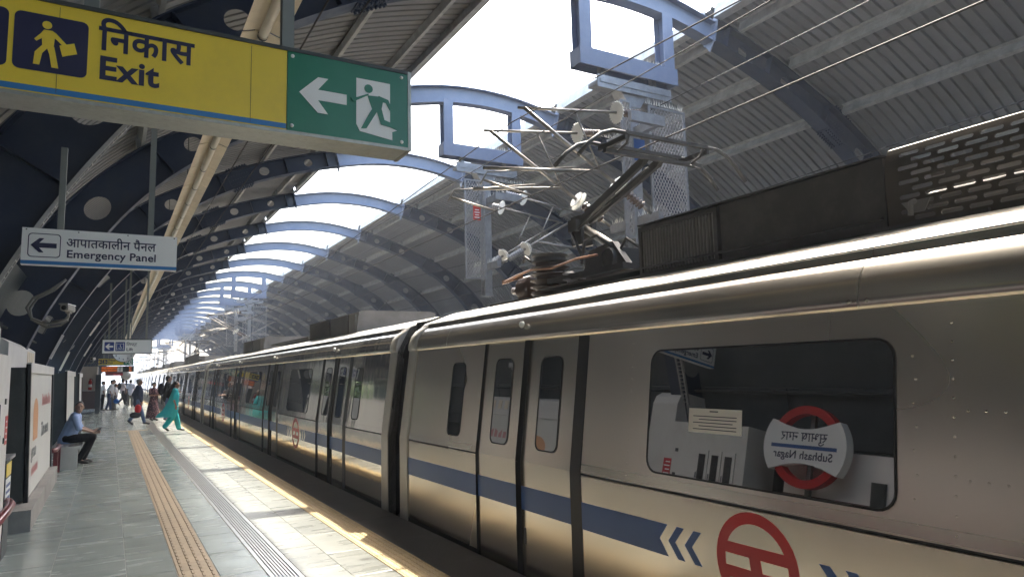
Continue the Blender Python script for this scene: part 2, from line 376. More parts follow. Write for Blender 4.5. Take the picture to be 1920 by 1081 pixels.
# guiding strip of beige tactile tiles with raised bars
GX0, GX1 = .60, .91
def guide_mesh():
    mb = MB(); w, l = GX1-GX0, .3
    mb.box(.002, w-.002, .0015, l-.0015, -.0045, .004, 0)
    for i in range(4):
        xc = w*(i+.5)/4 + .002
        for j in range(2):
            y0, y1 = .012 + j*.15, .138 + j*.15
            poly = [(xc-.013,y0+.01),(xc-.008,y0),(xc+.008,y0),(xc+.013,y0+.01),(xc+.013,y1-.01),(xc+.008,y1),(xc-.008,y1),(xc-.013,y1-.01)]
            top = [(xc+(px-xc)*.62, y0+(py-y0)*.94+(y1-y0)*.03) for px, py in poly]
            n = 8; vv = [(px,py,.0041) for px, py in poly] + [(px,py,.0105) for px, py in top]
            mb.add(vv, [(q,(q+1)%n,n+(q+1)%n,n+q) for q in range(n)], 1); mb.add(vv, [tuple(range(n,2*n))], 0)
    return mb.mesh('guide_tile', [M['guide'], M['guide_edge']])
gm = guide_mesh()
for k in range(90): put('guide_tile', gm, platform, (GX0, k*.3, 0))
mb = MB(); y = Y0
while y < -.29: mb.box(GX0, GX1, y, y+.298, -.0045, .006); y += .3
tag(mb.build('guide_paving', M['guide'], platform), kind='stuff')
mb = MB(); y = 27.46
while y < Y1-1: mb.add([(GX0-.002,y,0),(GX1+.002,y,0),(GX1+.002,y+.896,0),(GX0-.002,y+.896,0)],[(0,1,2,3)]); y += .9
tag(mb.build('slate_paving', M['slate'], platform), kind='stuff')
# warning tile row with blisters where the guide strip is interrupted
def dot_mesh():
    mb = MB(); mb.box(.002,.298,.002,.298,-.0045,.004)
    for i in range(5):
        for j in range(5): mb.lathe([(.018,.0041),(.012,.010),(.0,.0105)], (.03+.06*i,.03+.06*j,0), (0,0,1), 8)
    return mb.mesh('warning_tile', M['guide'])
dm = dot_mesh()
for k in range(3): put('warning_tile', dm, platform, (.3 + k*.305, 27.15, .0003))
# platform-edge tactile tiles
EX0, EX1 = 2.27, 2.60
def edge_mesh():
    mb = MB(); w = EX1-EX0; mb.box(.002, w-.002, .0015, .2985, -.0045, .004, 0)
    for i in range(6):
        xc = w*(i+.5)/6
        for j in range(4):
            y0 = .01 + j*.0735; y1 = y0 + .055
            vv = [(xc-.012,y0,.0041),(xc+.012,y0,.0041),(xc+.012,y1,.0041),(xc-.012,y1,.0041),(xc-.007,y0+.006,.0095),(xc+.007,y0+.006,.0095),(xc+.007,y1-.006,.0095),(xc-.007,y1-.006,.0095)]
            mb.add(vv, [(0,1,5,4),(1,2,6,5),(2,3,7,6),(3,0,4,7),(4,5,6,7)], 1)
    return mb.mesh('edge_tile', [M['edge_tile'], M['edge_bar']])
em = edge_mesh()
for k in range(90): put('edge_tile', em, platform, (EX0, 3.6 + k*.3, 0))
mb = MB(); mb.box(EX0, EX1, Y0, 3.59, -.0045, .005); mb.box(EX0, EX1, 30.61, Y1, -.0045, .005)
for q in range(5):
    x = EX0 + .03 + q*.06; mb.box(x, x+.02, 30.62, Y1-1, .0052, .009)
tag(mb.build('edge_paving', M['edge_tile'], platform), kind='stuff')
# granite edging
gme = None
for k in range(24):
    mbg = MB(); 
    if gme is None:
        mbg.box(.002, .506, .0015, 1.1985, -.0045, .0); mbg.box(.506, .535, .0015, 1.1985, -.06, .0); gme = mbg.mesh('granite_kerb', M['granite'])
    put('granite_kerb', gme, platform, (2.602, 2.4 + k*1.2, random.uniform(-.001,.001)))
mb = MB(); mb.box(2.604, 3.13, Y0, 2.395, -.0045, 0); mb.box(2.604, 3.13, 31.21, Y1, -.0045, 0)
tag(mb.build('granite_edging', M['granite'], platform), kind='stuff')
# steel drain grating in one-metre lengths
def drain_mesh():
    mb = MB()
    mb.box(0,.035,.001,.999,-.028,.001); mb.box(.22,.255,.001,.999,-.028,.001)
    for i in range(6): x = .048 + i*.0285; mb.box(x, x+.0165, .002, .998, -.014, .0)
    for j in range(5): mb.box(.035,.22,.1+j*.2,.112+j*.2,-.02,-.0145)
    return mb.mesh('drain_grate', M['drain'])
drm = drain_mesh()
for k in range(40): put('drain_grate', drm, platform, (1.287, 3.0 + k*1.0, random.uniform(-.001,.0015)))
mb = MB()
for y0, y1 in ((Y0, 2.99), (43.01, Y1)):
    for i in range(6): x = 1.335 + i*.0285; mb.box(x, x+.0165, y0, y1, -.014, 0)
    mb.box(1.287,1.322,y0,y1,-.028,.001); mb.box(1.507,1.542,y0,y1,-.028,.001)
tag(mb.build('drain_cover', M['drain'], platform), kind='stuff')

# ------------------------------------------------------------------ arched canopy
PTS = [(0,7.62),(.9,7.56),(1.8,7.38),(2.6,7.17),(3.45,6.90),(4.15,6.62),(4.75,6.31),(5.35,5.95),(5.95,5.52),(6.45,5.08),(6.9,4.58),(7.3,4.02),(7.62,3.50),(7.9,2.98),(8.12,2.5),(8.33,1.95),(8.50,1.4),(8.64,.85),(8.75,.3),(8.82,-.3),(8.86,-1.2)]
def depth(u):                                 # rib depth grows towards the springing
    return .40 if u < 4.2 else .40 + .34*min(1, (u-4.2)/3.2)
# arc-length parametrisation
def resample(pts, n):
    L = [0.]
    for i in range(1, len(pts)): L.append(L[-1] + math.hypot(pts[i][0]-pts[i-1][0], pts[i][1]-pts[i-1][1]))
    def P(i): return pts[max(0, min(len(pts)-1, i))] if i >= 0 else (-pts[-i][0], pts[-i][1])
    out = []
    for k in range(n+1):
        s = L[-1]*k/n; i = 0
        while i < len(L)-2 and L[i+1] < s: i += 1
        t = (s-L[i])/(L[i+1]-L[i]); p0, p1, p2, p3 = P(i-1), P(i), P(i+1), P(i+2)
        out.append(tuple(.5*((2*p1[a]) + (-p0[a]+p2[a])*t + (2*p0[a]-5*p1[a]+4*p2[a]-p3[a])*t*t + (-p0[a]+3*p1[a]-3*p2[a]+p3[a])*t**3) for a in (0,1)))
    return out, L[-1]
ARC, ALEN = resample(PTS, 240)
def arc(s):                                   # s = arc length from crown -> point, outward normal
    t = max(0, min(239.999, s/ALEN*240)); i = int(t); f = t-i
    x = ARC[i][0]*(1-f)+ARC[i+1][0]*f; z = ARC[i][1]*(1-f)+ARC[i+1][1]*f
    a = ARC[max(0,i-2)]; b = ARC[min(240,i+3)]; dx, dz = b[0]-a[0], b[1]-a[1]; l = math.hypot(dx,dz)
    return x, z, -dz/l, dx/l                   # normal (outward): rotate tangent
def s_of(u):
    lo, hi = 0., ALEN
    for _ in range(40):
        mid = (lo+hi)/2
        if arc(mid)[0] < u: lo = mid
        else: hi = mid
    return lo
def off_pt(s, d):
    x, z, nx, nz = arc(s); return x + nx*d, z + nz*d
S_J = s_of(1.86)                              # joint between crown beam and side arms
def arm_mesh(sign):
    mb = MB(); tw = .012
    holes = [(s_of(u), r) for u, r in ((2.62,.10),(3.72,.11),(5.75,.13),(7.05,.18),(7.98,.18))]
    segs = []; s = S_J; end = ALEN
    stops = []
    for hs, r in holes: stops.append((hs-.24, hs+.24, hs, r))
    while s < end-1e-6:
        nxt = min(end, s+.28); blk = None
        for a, b, hs, r in stops:
            if s >= a-1e-6 and s < b-1e-6: blk = (a, b, hs, r)
        if blk: segs.append((s, blk[1], blk)); s = blk[1]; continue
        for a, b, hs, r in stops:
            if s < a < nxt: nxt = a
        segs.append((s, nxt, None)); s = nxt
    def W(s_, t, y):
        x0 = arc(s_); d = depth(x0[0]); p = off_pt(s_, d*t); return (XC + sign*p[0], y, p[1])
    for a, b, blk in segs:
        for y in (-tw/2, tw/2):
            if not blk: mb.add([W(a,0,y),W(b,0,y),W(b,1,y),W(a,1,y)], [(0,1,2,3)])
            else:
                hs, r = blk[2], blk[3]; d = depth(arc(hs)[0]); n = 20; outer = []; inner = []
                for k in range(n):
                    t = 2*pi*k/n + pi/4; cx_, cz_ = cos(t), sin(t); m_ = max(abs(cx_), abs(cz_))
                    outer.append(W(hs + .24*cx_/m_, .5 + .5*cz_/m_, y)); inner.append(W(hs + r*1.12*cx_, .5 + r*cz_/d, y))
                mb.add(outer+inner, [(k,(k+1)%n,n+(k+1)%n,n+k) for k in range(n)])
                # lip of the opening
                if y < 0:
                    rim = inner + [(p[0], tw/2, p[2]) for p in inner]; mb.add(rim, [(k,(k+1)%n,n+(k+1)%n,n+k) for k in range(n)])
    # flanges
    n = 46; fw = .145; ft = .018
    for t, o0, o1 in ((0,-ft,0),(1,0,ft)):
        ring = []
        for k in range(n+1):
            s_ = S_J + (end-S_J)*k/n; x0 = arc(s_); d = depth(x0[0])*t
            a = off_pt(s_, d+o0); b = off_pt(s_, d+o1)
            ring.append([(XC+sign*a[0],-fw,a[1]),(XC+sign*a[0],fw,a[1]),(XC+sign*b[0],fw,b[1]),(XC+sign*b[0],-fw,b[1])])
        vv = [p for r in ring for p in r]
        mb.add(vv, [(4*k+j,4*k+(j+1)%4,4*k+4+(j+1)%4,4*k+4+j) for k in range(n) for j in range(4)]); mb.add(ring[0],[(0,1,2,3)]); mb.add(ring[-1],[(0,1,2,3)])
    # web stiffeners
    for u in (2.15,3.2,4.7,6.2,7.5):
        s_ = s_of(u); d = depth(arc(s_)[0])
        for y0, y1 in ((-fw+.01,-tw/2),(tw/2,fw-.01)):
            p = [off_pt(s_-.006,.0),off_pt(s_+.006,0),off_pt(s_+.006,d),off_pt(s_-.006,d)]
            mb.prism([(XC+sign*q[0],q[1]) for q in p], 'y', y0, y1)
    return mb.mesh('side_arm', M['navy'])
def crown_mesh():
    mb = MB(); n = 18; d = .34; tw=.012; fw=.11; ft=.02; db=.0
    def P(u, o):
        s_ = s_of(abs(u)); x, z = off_pt(s_, o); return (XC + (x if u >= 0 else -x), z)
    us = [-1.84 + 3.68*k/n for k in range(n+1)]
    for (o0, o1, w) in ((-ft,0,fw),(0.,d,tw/2),(d,d+ft,fw)):
        ring = []
        for u in us:
            a, b = P(u,o0), P(u,o1); ring.append([(a[0],-w,a[1]),(a[0],w,a[1]),(b[0],w,b[1]),(b[0],-w,b[1])])
        vv = [p for r in ring for p in r]
        mb.add(vv, [(4*k+j,4*k+(j+1)%4,4*k+4+(j+1)%4,4*k+4+j) for k in range(n) for j in range(4)]); mb.add(ring[0],[(0,1,2,3)]); mb.add(ring[-1],[(0,1,2,3)])
    return mb.mesh('crown_beam', M['blue'])
def gusset_mesh(sign):
    mb = MB(); s_ = S_J; pts = [off_pt(s_-.012,-.03),off_pt(s_+.012,-.03),off_pt(s_+.012,.46),off_pt(s_-.012,.46)]
    mb.prism([(XC+sign*p[0],p[1]) for p in pts], 'y', -.135, .135, 0)
    # hanging tip below the joint and top lug
    a = off_pt(s_-.012,-.03); b = off_pt(s_+.012,-.03)
    for q, zz in ((-.03,-.17),):
        mb.add([(XC+sign*a[0],-.1,a[1]),(XC+sign*b[0],-.1,b[1]),(XC+sign*b[0],.1,b[1]),(XC+sign*a[0],.1,a[1]),(XC+sign*a[0],0,a[1]-.15),(XC+sign*b[0],0,b[1]-.15)],
               [(0,1,5,4),(1,2,5),(2,3,4,5),(3,0,4)], 0)
    for k in range(5):
        for y in (-.1,.1):
            p = off_pt(s_, .03+.085*k); mb.obox((XC+sign*(p[0]-.03),y,p[1]),(XC+sign*(p[0]+.03),y,p[1]),.028,.028,0)
    return mb.mesh('gusset_plate', M['blue'])
SPL = {-1: 4.3, 1: 5.05}
def splice_mesh(sign):
    mb = MB(); sc = s_of(SPL[sign]); n = 4
    for t in (0,1):
        for k in range(n):
            a, b = sc-.26+.52*k/n, sc-.26+.52*(k+1)/n; d = depth(SPL[sign])*t; o0, o1 = (d-.036, d-.0185) if t == 0 else (d+.0185, d+.036)
            p = [off_pt(a,o0),off_pt(b,o0),off_pt(b,o1),off_pt(a,o1)]; mb.prism([(XC+sign*q[0],q[1]) for q in p],'y',-.14,.14)
    for y0, y1 in ((-.022,-.0065),(.0065,.022)):
        p = [off_pt(sc-.26,.05),off_pt(sc+.26,.05),off_pt(sc+.26,.35),off_pt(sc-.26,.35)]; mb.prism([(XC+sign*q[0],q[1]) for q in p],'y',y0,y1)
    return mb.mesh('splice_plate', M['navy'])
def bolts_mesh(sign):
    mb = MB(); sc = s_of(SPL[sign]); d = depth(SPL[sign])
    for k in range(8):
        s_ = sc-.22+.44*k/7; x, z, nx, nz = arc(s_)
        for y in (-.115,-.06,.06,.115):
            for o0, o1 in ((-.075,-.037),(d+.037,d+.082)):
                a = off_pt(s_,o0); b = off_pt(s_,o1); mb.tube([(XC+sign*a[0],y,a[1]),(XC+sign*b[0],y,b[1])], .019, 6, sm=False)
        for w in (.1,.2,.3):
            p = off_pt(s_,w); mb.tube([(XC+sign*p[0],-.045,p[1]),(XC+sign*p[0],-.0225,p[1])], .012, 6, sm=False)
    return mb.mesh('bolts', M['navy'])
RIBM = dict(l=arm_mesh(-1), r=arm_mesh(1), c=crown_mesh(), gl=gusset_mesh(-1), gr=gusset_mesh(1), sl=splice_mesh(-1), sr=splice_mesh(1), bl=bolts_mesh(-1), br=bolts_mesh(1))
RIBY = [8.25 + 5*k for k in range(-5, 23)]
def rib_label(i):
    k = i - 5
    if k < 0: return 'navy steel arch rib with pale blue crown, %s one back from the pantograph' % ordinal(-k-1)
    if k == 0: return 'navy arch rib with pale blue crown carrying the hanger frame above the raised pantograph'
    return 'navy steel arch rib with pale blue crown, %s one beyond the pantograph' % ordinal(k-1)
for i, y in enumerate(RIBY):
    r = thing('arch_rib', rib_label(i), 'roof arch', (0, y, 0), 0, 'arch ribs of the station canopy')
    put('side_arm', RIBM['l'], r); put('side_arm', RIBM['r'], r); put('crown_beam', RIBM['c'], r)
    put('gusset_plate', RIBM['gl'], r); put('gusset_plate', RIBM['gr'], r)
    for a, b in (('sl','bl'),('sr','br')):
        s_ = put('splice_plate', RIBM[a], r); bb = put('bolts', RIBM[b], s_); bb['kind'] = 'stuff'
# roof bays: corrugated sheets on purlins
PUR = .20
SK = 1.78
def bay_sheet(sign, umax):
    mb = MB(); n = 34; s0, s1 = s_of(SK), s_of(umax); pitch = .2; ny = 25
    prof = []
    for k in range(ny):
        y = k*pitch; prof += [(y,0),(y+.138,0),(y+.15,.05),(y+.188,.05)]
    prof.append((5.0,0))
    vv = []
    for q in range(n+1):
        s_ = s0+(s1-s0)*q/n; base = depth(arc(s_)[0]) + .02 + PUR
        for y, h in prof:
            p = off_pt(s_, base + h); vv.append((XC+sign*p[0], y, p[1]))
    w = len(prof); ff = [(q*w+j, q*w+j+1, (q+1)*w+j+1, (q+1)*w+j) for q in range(n) for j in range(w-1)]
    mb.add(vv, ff); me = mb.mesh('roof_sheet', M['sheet'])
    return me
def purlin_mesh(sign, u):
    mb = MB(); s_ = s_of(u); d = depth(arc(s_)[0]) + .02; x, z, nx, nz = arc(s_); tx, tz = nz, -nx
    def Q(a, b): return (XC+sign*(x + tx*a + nx*(d+b)), z + tz*a + nz*(d+b))
    poly = [Q(0,.003),Q(.075,.003),Q(.075,.02),Q(.069,.02),Q(.069,.009),Q(.006,.009),Q(.006,PUR-.009),Q(-.063,PUR-.009),Q(-.063,PUR-.022),Q(-.069,PUR-.022),Q(-.069,PUR-.003),Q(0,PUR-.003)]
    mb.prism(poly, 'y', .12, 4.88); return mb.mesh('purlin', M['galv2'])
def edge_mesh2(sign):
    mb = MB(); s_ = s_of(SK); d = depth(1.8)+.02; x, z, nx, nz = arc(s_); tx, tz = nz, -nx
    def Q(a, b): return (XC+sign*(x + tx*a + nx*(d+b)), z + tz*a + nz*(d+b))
    mb.prism([Q(-.004,-.02),Q(.15,-.02),Q(.15,.0),Q(.012,.0),Q(.012,PUR+.05),Q(-.004,PUR+.05)], 'y', .12, 4.88); return mb.mesh('edge_trim', M['galv2'])
BAYM = dict(l=bay_sheet(-1, 8.14), r=bay_sheet(1, 8.14), el=edge_mesh2(-1), er=edge_mesh2(1))
PURL = {sg: [purlin_mesh(sg, u) for u in (2.35, 3.62, 5.0, 6.25, 7.2, 7.85)] for sg in (-1, 1)}
def clip_mesh(sign, u):
    mb = MB(); s_ = s_of(u); d = depth(arc(s_)[0]); p = [off_pt(s_+.01,d+.02),off_pt(s_+.13,d+.02),off_pt(s_+.03,d+PUR),off_pt(s_+.01,d+PUR)]
    mb.prism([(XC+sign*q[0],q[1]) for q in p],'y',.02,.1)
    return mb.mesh('purlin_cleat', M['galv2'])
CL = {sg: [clip_mesh(sg, u) for u in (3.62,5.0,6.25,7.2)] for sg in (-1, 1)}
for i, y in enumerate(RIBY[:-1]):
    for sg, nm in ((-1,'left'),(1,'right')):
        k = i-5
        where = 'platform' if sg < 0 else 'far track'
        if k < 0: lab = 'corrugated canopy bay over the %s, %s back from the pantograph arch' % (where, ordinal(-k-1))
        else: lab = 'corrugated canopy bay over the %s, %s on from the pantograph arch' % (where, ordinal(k))
        b = thing('roof_bay', lab, 'roof bay', (0, y, 0), 0, 'roof bays over the ' + where)
        put('roof_sheet', BAYM['l' if sg < 0 else 'r'], b); put('edge_trim', BAYM['el' if sg < 0 else 'er'], b)
        for pm in PURL[sg]: put('purlin', pm, b)
        for cm in CL[sg]: put('purlin_cleat', cm, b)
# ------------------------------------------------------------------ back wall of the platform: dark cladding below the roof
def wall_bay(sign, kind):
    """lower infill between two ribs: closed panels over a backing sheet, or a low parapet"""
    s0 = s_of(8.12); s1 = s_of(8.80); out = []
    def W(s_, o): p = off_pt(s_, o); return (XC+sign*p[0], p[1])
    rows = [(s0+.01, s0+.75),(s0+.77,s0+1.5),(s0+1.52, s1)] if kind == 'closed' else [(s0+1.75, s1)]
    for a, b in rows:
        for y0, y1 in ((.12,1.68),(1.70,3.28),(3.30,4.88)):
            out.append(MB().prism([W(a,.42),W(b,.42),W(b,.46),W(a,.46)],'y',y0,y1,0).mesh('cladding_panel', M['cladding']))
    back = MB()
    ss = [rows[0][0]-(.75 if kind == 'closed' else 0) + (s1-rows[0][0]+(.75 if kind == 'closed' else 0))*k/8 for k in range(9)]
    for k in range(8): back.prism([W(ss[k],.50),W(ss[k+1],.50),W(ss[k+1],.52),W(ss[k],.52)],'y',0,5.0)
    return out, back.mesh('backing_sheet', M['cladding'])
def wall_rail(sign):
    out = []
    for t in (.06, 1.0, 1.45):
        p = off_pt(s_of(8.12)+t, .36); out.append(MB().tube([(XC+sign*p[0],.0,p[1]),(XC+sign*p[0],5.,p[1])], .022, 8).mesh('rail', M['char']))
    return out
WB = {k: wall_bay(-1,k) for k in ('closed','open')}; WR = wall_rail(-1); WBr = wall_bay(1,'closed'); WRr = wall_rail(1)
for i, y in enumerate(RIBY[:-1]):
    k = i-5
    kind = 'closed' if k <= 1 or k in (5, 6) else 'open'
    lab = ('dark cladding panels between the arch feet, %s bay %s the pantograph arch' % (ordinal(k if k >= 0 else -k-1), 'on from' if k >= 0 else 'back from'))
    b = thing('platform_back_wall', lab, 'wall', (0,y,0), 0, 'back wall bays of the platform'); [put('cladding_panel', m_, b) for m_ in WB[kind][0]]; put('backing_sheet', WB[kind][1], b); [put('rail', m_, b) for m_ in WR]
    b = thing('platform_back_wall', lab.replace('dark cladding panels', 'cladding panels beyond the far track'), 'wall', (0,y,0), 0, 'parapet bays of the far platform'); [put('cladding_panel', m_, b) for m_ in WBr[0]]; put('backing_sheet', WBr[1], b); [put('rail', m_, b) for m_ in WRr]

# ------------------------------------------------------------------ trees outside, beyond the parapet
def leaf_cloud(seed, n, rx, ry, rz):
    rnd = random.Random(seed); mb = MB(); clumps = []
    for _ in range(26):
        while True:
            p = Vector((rnd.uniform(-1,1), rnd.uniform(-1,1), rnd.uniform(-1,1)))
            if p.length < 1: break
        clumps.append((Vector((p.x*rx, p.y*ry, p.z*rz)), rnd.uniform(.5,1.0)))
    for _ in range(n):
        c, r = rnd.choice(clumps); d = Vector((rnd.gauss(0,1),rnd.gauss(0,1),rnd.gauss(0,1))).normalized()*r*rnd.uniform(.55,1.1); p = c+d
        a = Vector((rnd.gauss(0,1),rnd.gauss(0,1),rnd.gauss(0,.6))).normalized(); b = a.cross(Vector((rnd.gauss(0,1),rnd.gauss(0,1),rnd.gauss(0,1)))).normalized(); l = rnd.uniform(.12,.22)
        mb.add([p-a*l, p+b*l*.5, p+a*l, p-b*l*.5], [(0,1,2,3)])
    return mb.mesh('crown', M['leaf'])
LV = [leaf_cloud(s, 2600, 2.6, 2.8, 2.6) for s in (1,2,3)]
def trunk_mesh(seed):
    rnd = random.Random(seed); mb = MB(); mb.tube([(0,0,0),(.1,.05,3),(.0,.1,6),(.1,0,9)], [.28,.22,.17,.1], 9)
    for k in range(7):
        t = rnd.uniform(0,2*pi); z = 5.5+k*.5; mb.tube([(.05,.05,z),(cos(t)*1.0,sin(t)*1.0,z+1.0),(cos(t)*1.9,sin(t)*1.9,z+2.2)], [.09,.06,.02], 6)
    return mb.mesh('trunk', M['bark'])
TR = [trunk_mesh(1), trunk_mesh(2)]
spots = [(-7.2,14,1.05),(-6.6,19.5,.98),(-8.2,24.5,1.12),(-6.8,30,1.0),(-7.6,36,1.08),(-7.0,43,1.0),(-8.4,50,1.15),(-7.0,58,1.0),(-7.8,67,1.1),(-7.2,78,1.05)]
for i, (x, y, s_) in enumerate(spots):
    t = thing('roadside_tree', 'leafy green tree outside the station, %s along the row behind the platform wall' % ordinal(i), 'tree', (x,y,-10), random.uniform(0,6), 'trees beside the station')
    t.scale = (s_*1.28,)*3
    put('trunk', TR[i%2], t); put('crown', LV[i%3], t, (0,0,9.6))

# ------------------------------------------------------------------ overhead line: hanger frames, masts, arms, wires
def spikes(mb, p, q, n, h=.11, mi=0):
    p, q = Vector(p), Vector(q)
    for k in range(n):
        c = p.lerp(q, (k+.5)/n) ; d = Vector((random.uniform(-.35,.35), random.uniform(-.35,.35), 1)).normalized()*h*random.uniform(.8,1.2); w = .006
        mb.add([c+Vector((-w,-w,0)),c+Vector((w,-w,0)),c+Vector((0,w,0)),c+d], [(0,1,3),(1,2,3),(2,0,3)], mi)
def insulator(mb, p, q, n=7, r=.075, mi=0):
    p, q = Vector(p), Vector(q); L = (q-p).length; prof = [(.03,0)]
    for k in range(n):
        h = L*(k+.2)/n; prof += [(.035,h),(r,h+L*.25/n),(r*.95,h+L*.35/n),(.035,h+L*.6/n)]
    prof.append((.03,L)); mb.lathe(prof, p, q-p, 14, mi)
def disc(mb, c, axis, r=.17, mi=0):
    """round bird guard with a toothed rim"""
    c = Vector(c); d = Vector(axis).normalized(); ref = Vector((0,0,1)) if abs(d.z)<.9 else Vector((0,1,0)); a = d.cross(ref).normalized(); b = a.cross(d); n = 44
    f0 = [c + (a*cos(2*pi*k/n)+b*sin(2*pi*k/n))*(r if k%2 else r*.86) - d*.008 for k in range(n)]; f1 = [p + d*.016 for p in f0]
    mb.add(f0+f1, [tuple(range(n))[::-1], tuple(range(n,2*n))]+[(k,(k+1)%n,n+(k+1)%n,n+k) for k in range(n)], mi)
def lattice(mb, x0, x1, z0, z1, y, step=.062, t=.006, mi=0):
    w, h = x1-x0, z1-z0
    for sgn in (1,-1):
        c = -h*1.7
        while c < w + h*1.7:
            # line x = c + z/1.7 (sgn) clipped
            pts = []
            za, zb = 0., h
            xa = c + za/1.7; xb = c + zb/1.7
            if xa < 0: za = (0-c)*1.7; xa = 0
            if xb > w: zb = (w-c)*1.7; xb = w
            if zb - za > .02 and za < h and zb > 0:
                if sgn > 0: p, q = (x0+xa,y,z0+za), (x0+xb,y,z0+zb)
                else: p, q = (x1-xa,y,z0+za), (x1-xb,y,z0+zb)
                mb.obox(p, q, t, t*1.6, mi)
            c += step
def ohe_unit(y, side, label, lod=0):
    """hanger frame under an arch crown with a mast hanging from it; side -1 reaches the near track, +1 the far one"""
    u = thing('overhead_line_support', label, 'overhead mast', (0,y,0), 0, 'overhead line supports hung from the arches')
    for x in (6.14, 7.84):
        h = MB(); h.box(x-.012,x+.012,-.1,.1,6.62,7.62); h.box(x-.11,x+.11,-.112,-.1,6.62,7.6); h.box(x-.11,x+.11,.1,.112,6.62,7.6)
        h.build('hanger', M['blue'], u)
    b = MB(); b.box(6.0,7.98,-.14,-.12,6.34,6.62); b.box(6.0,7.98,.12,.14,6.34,6.62); b.box(6.02,7.96,-.12,.12,6.46,6.48); b.box(6.0,6.02,-.118,.118,6.35,6.61); b.box(7.96,7.98,-.118,.118,6.35,6.61)
    b.build('cross_beam', M['blue'], u)
    p = MB(); p.box(6.35,7.75,-.16,.16,6.10,6.16); p.box(6.45,6.53,-.05,.05,6.16,6.46); p.box(7.5,7.58,-.05,.05,6.16,6.46); p.box(6.3,7.8,-.15,-.13,6.02,6.22)
    p.build('mounting_plate', M['galv'], u)
    m = MB(); X = 7.05; m.box(X-.09,X+.09,-.1,-.085,3.36,6.1); m.box(X-.09,X+.09,.085,.1,3.36,6.1); m.box(X-.012,X+.012,-.085,.085,3.36,6.1); m.box(X-.11,X+.11,-.12,.12,3.34,3.36)
    m.prism([(X-.3,6.095),(X+.3,6.095),(X+.11,5.82),(X-.11,5.82)],'y',-.11,.11)
    m.build('mast', M['galv'], u)
    sp = MB(); spikes(sp,(6.9,-.05,6.625),(7.75,-.05,6.625),30 if not lod else 10); spikes(sp,(6.9,.05,6.625),(7.75,.05,6.625),30 if not lod else 10)
    # brackets on the mast
    ts = MB(); sg = side
    def ipart(p, q, n, r): m_ = MB(); insulator(m_, p, q, n, r); m_.build('insulator', M['ins_grey'] if side>0 else M['porcelain'], u)
    def dpart(c, d_, r=.17): m_ = MB(); disc(m_, c, d_, r); m_.build('bird_guard', M['white_plastic'], u)
    MB().box(X-.55 if sg<0 else X-.1, X+.1 if sg<0 else X+.55, -.66, -.581, 5.35, 5.5).build('bracket', M['galv'], u)
    for z_ in (5.42, 3.98): MB().obox((X,-.58,z_),(X,.58,z_),.09,.14).build('bracket', M['galv'], u)
    for yy in (-.5, .5):
        a = Vector((X+sg*.12,yy,5.56)); tip = Vector((XC+sg*2.30,yy,5.28)); low = Vector((X+sg*.12,yy,4.02))
        d = (tip-a).normalized(); ipart(a+d*.12, a+d*.50, 7, .065); dpart(a+d*.58, d); ts.tube([a, a+d*.14], .022, 8); ts.tube([a+d*.48, tip+d*.1], .021, 8)
        d2 = (tip-low).normalized(); ipart(low+d2*.18, low+d2*.60, 7, .075); dpart(low+d2*.68, d2); dpart(low+d2*.74, d2, .14); ts.tube([low, low+d2*.2], .024, 8); ts.tube([low+d2*.56, tip], .026, 8)
        mid = low + d2*1.05; ts.tube([mid, Vector((XC+sg*(2.95 if yy<0 else 2.6),yy,4.36))], .024, 8)
        ts.tube([mid+Vector((sg*.5,0,.0)), Vector((XC+sg*2.9,yy,4.31)), Vector((XC+sg*3.0,yy,4.14)) ], [.012,.012,.012], 6)
        ts.tube([Vector((XC+sg*2.95,yy,4.2)), Vector((XC+sg*2.25,yy,4.07))], .016, 6)
        ts.tube([mid, a.lerp(tip,.62)], .012, 6)
        spikes(sp,(X+sg*.05,yy,5.50),(X+sg*.5,yy,5.50),14 if not lod else 5)
    spikes(sp,(X-.03,-.55,4.06),(X-.03,.55,4.06),26 if not lod else 8); spikes(sp,(X+.03,-.55,5.5),(X+.03,.55,5.5),26 if not lod else 8)
    spikes(sp,(7.15,-.22,5.87),(7.95,-.22,5.87),24 if not lod else 8)
    ts.build('arm_tubes', M['brass_tube'], u)
    o = sp.build('bird_spikes', M['white_plastic'], u); o['kind'] = 'stuff'
    # mesh screens either side of the mast
    for x0, x1 in (((7.22,7.96),(6.66,6.84)) if side<0 else ((6.44,6.92),)):
        f = MB(); z0, z1 = 3.68, 5.84
        for x in (x0,x1): f.box(x-.016,x+.016,-.25,-.22,z0,z1)
        f.box(x0+.016,x1-.016,-.248,-.222,z0,z0+.03); f.box(x0+.016,x1-.016,-.248,-.222,z1-.03,z1)
        fr = f.build('screen_frame', M['galv'], u)
        l = MB(); lattice(l, x0+.016, x1-.016, z0+.03, z1-.03, -.235, .062 if not lod else .10, .006); o = l.build('mesh_screen', M['galv'], fr); o['kind'] = 'stuff'
    if side > 0 and not lod:
        pl = MB(); pl.box(6.62,6.80,-.262,-.252,4.95,5.28); ob = pl.build('warning_plate', M['red'], u)
        for q in range(4): MB().box(6.65+.012*(q%2),6.77-.012*(q%2),-.2635,-.262,5.0+.055*q,5.018+.055*q).build('plate_print', M['sign_white'], ob)
    if side < 0 and not lod:
        pl = MB(); pl.box(6.98,7.2,-.13,-.122,4.95,5.30); pl.build('number_plate', M['train_blue'], u)
    return u
pairs = [(0,-1),(1,1),(7,-1),(8,1),(14,-1),(15,1),(21,-1),(22,1)]
for i, (k, sd) in enumerate(pairs):
    if k == 0: lab = 'hanging mast with mesh screen, toothed white discs and arms right behind the pantograph'
    elif k == 1: lab = 'hanging mast with mesh screen and small red warning plate, arms to the far track'
    else: lab = 'pale blue hanger frame and mast under the arches, %s beyond the red warning plate' % ordinal(i-2)
    ohe_unit(8.25+5*k, sd, lab, 0 if k < 2 else 1)
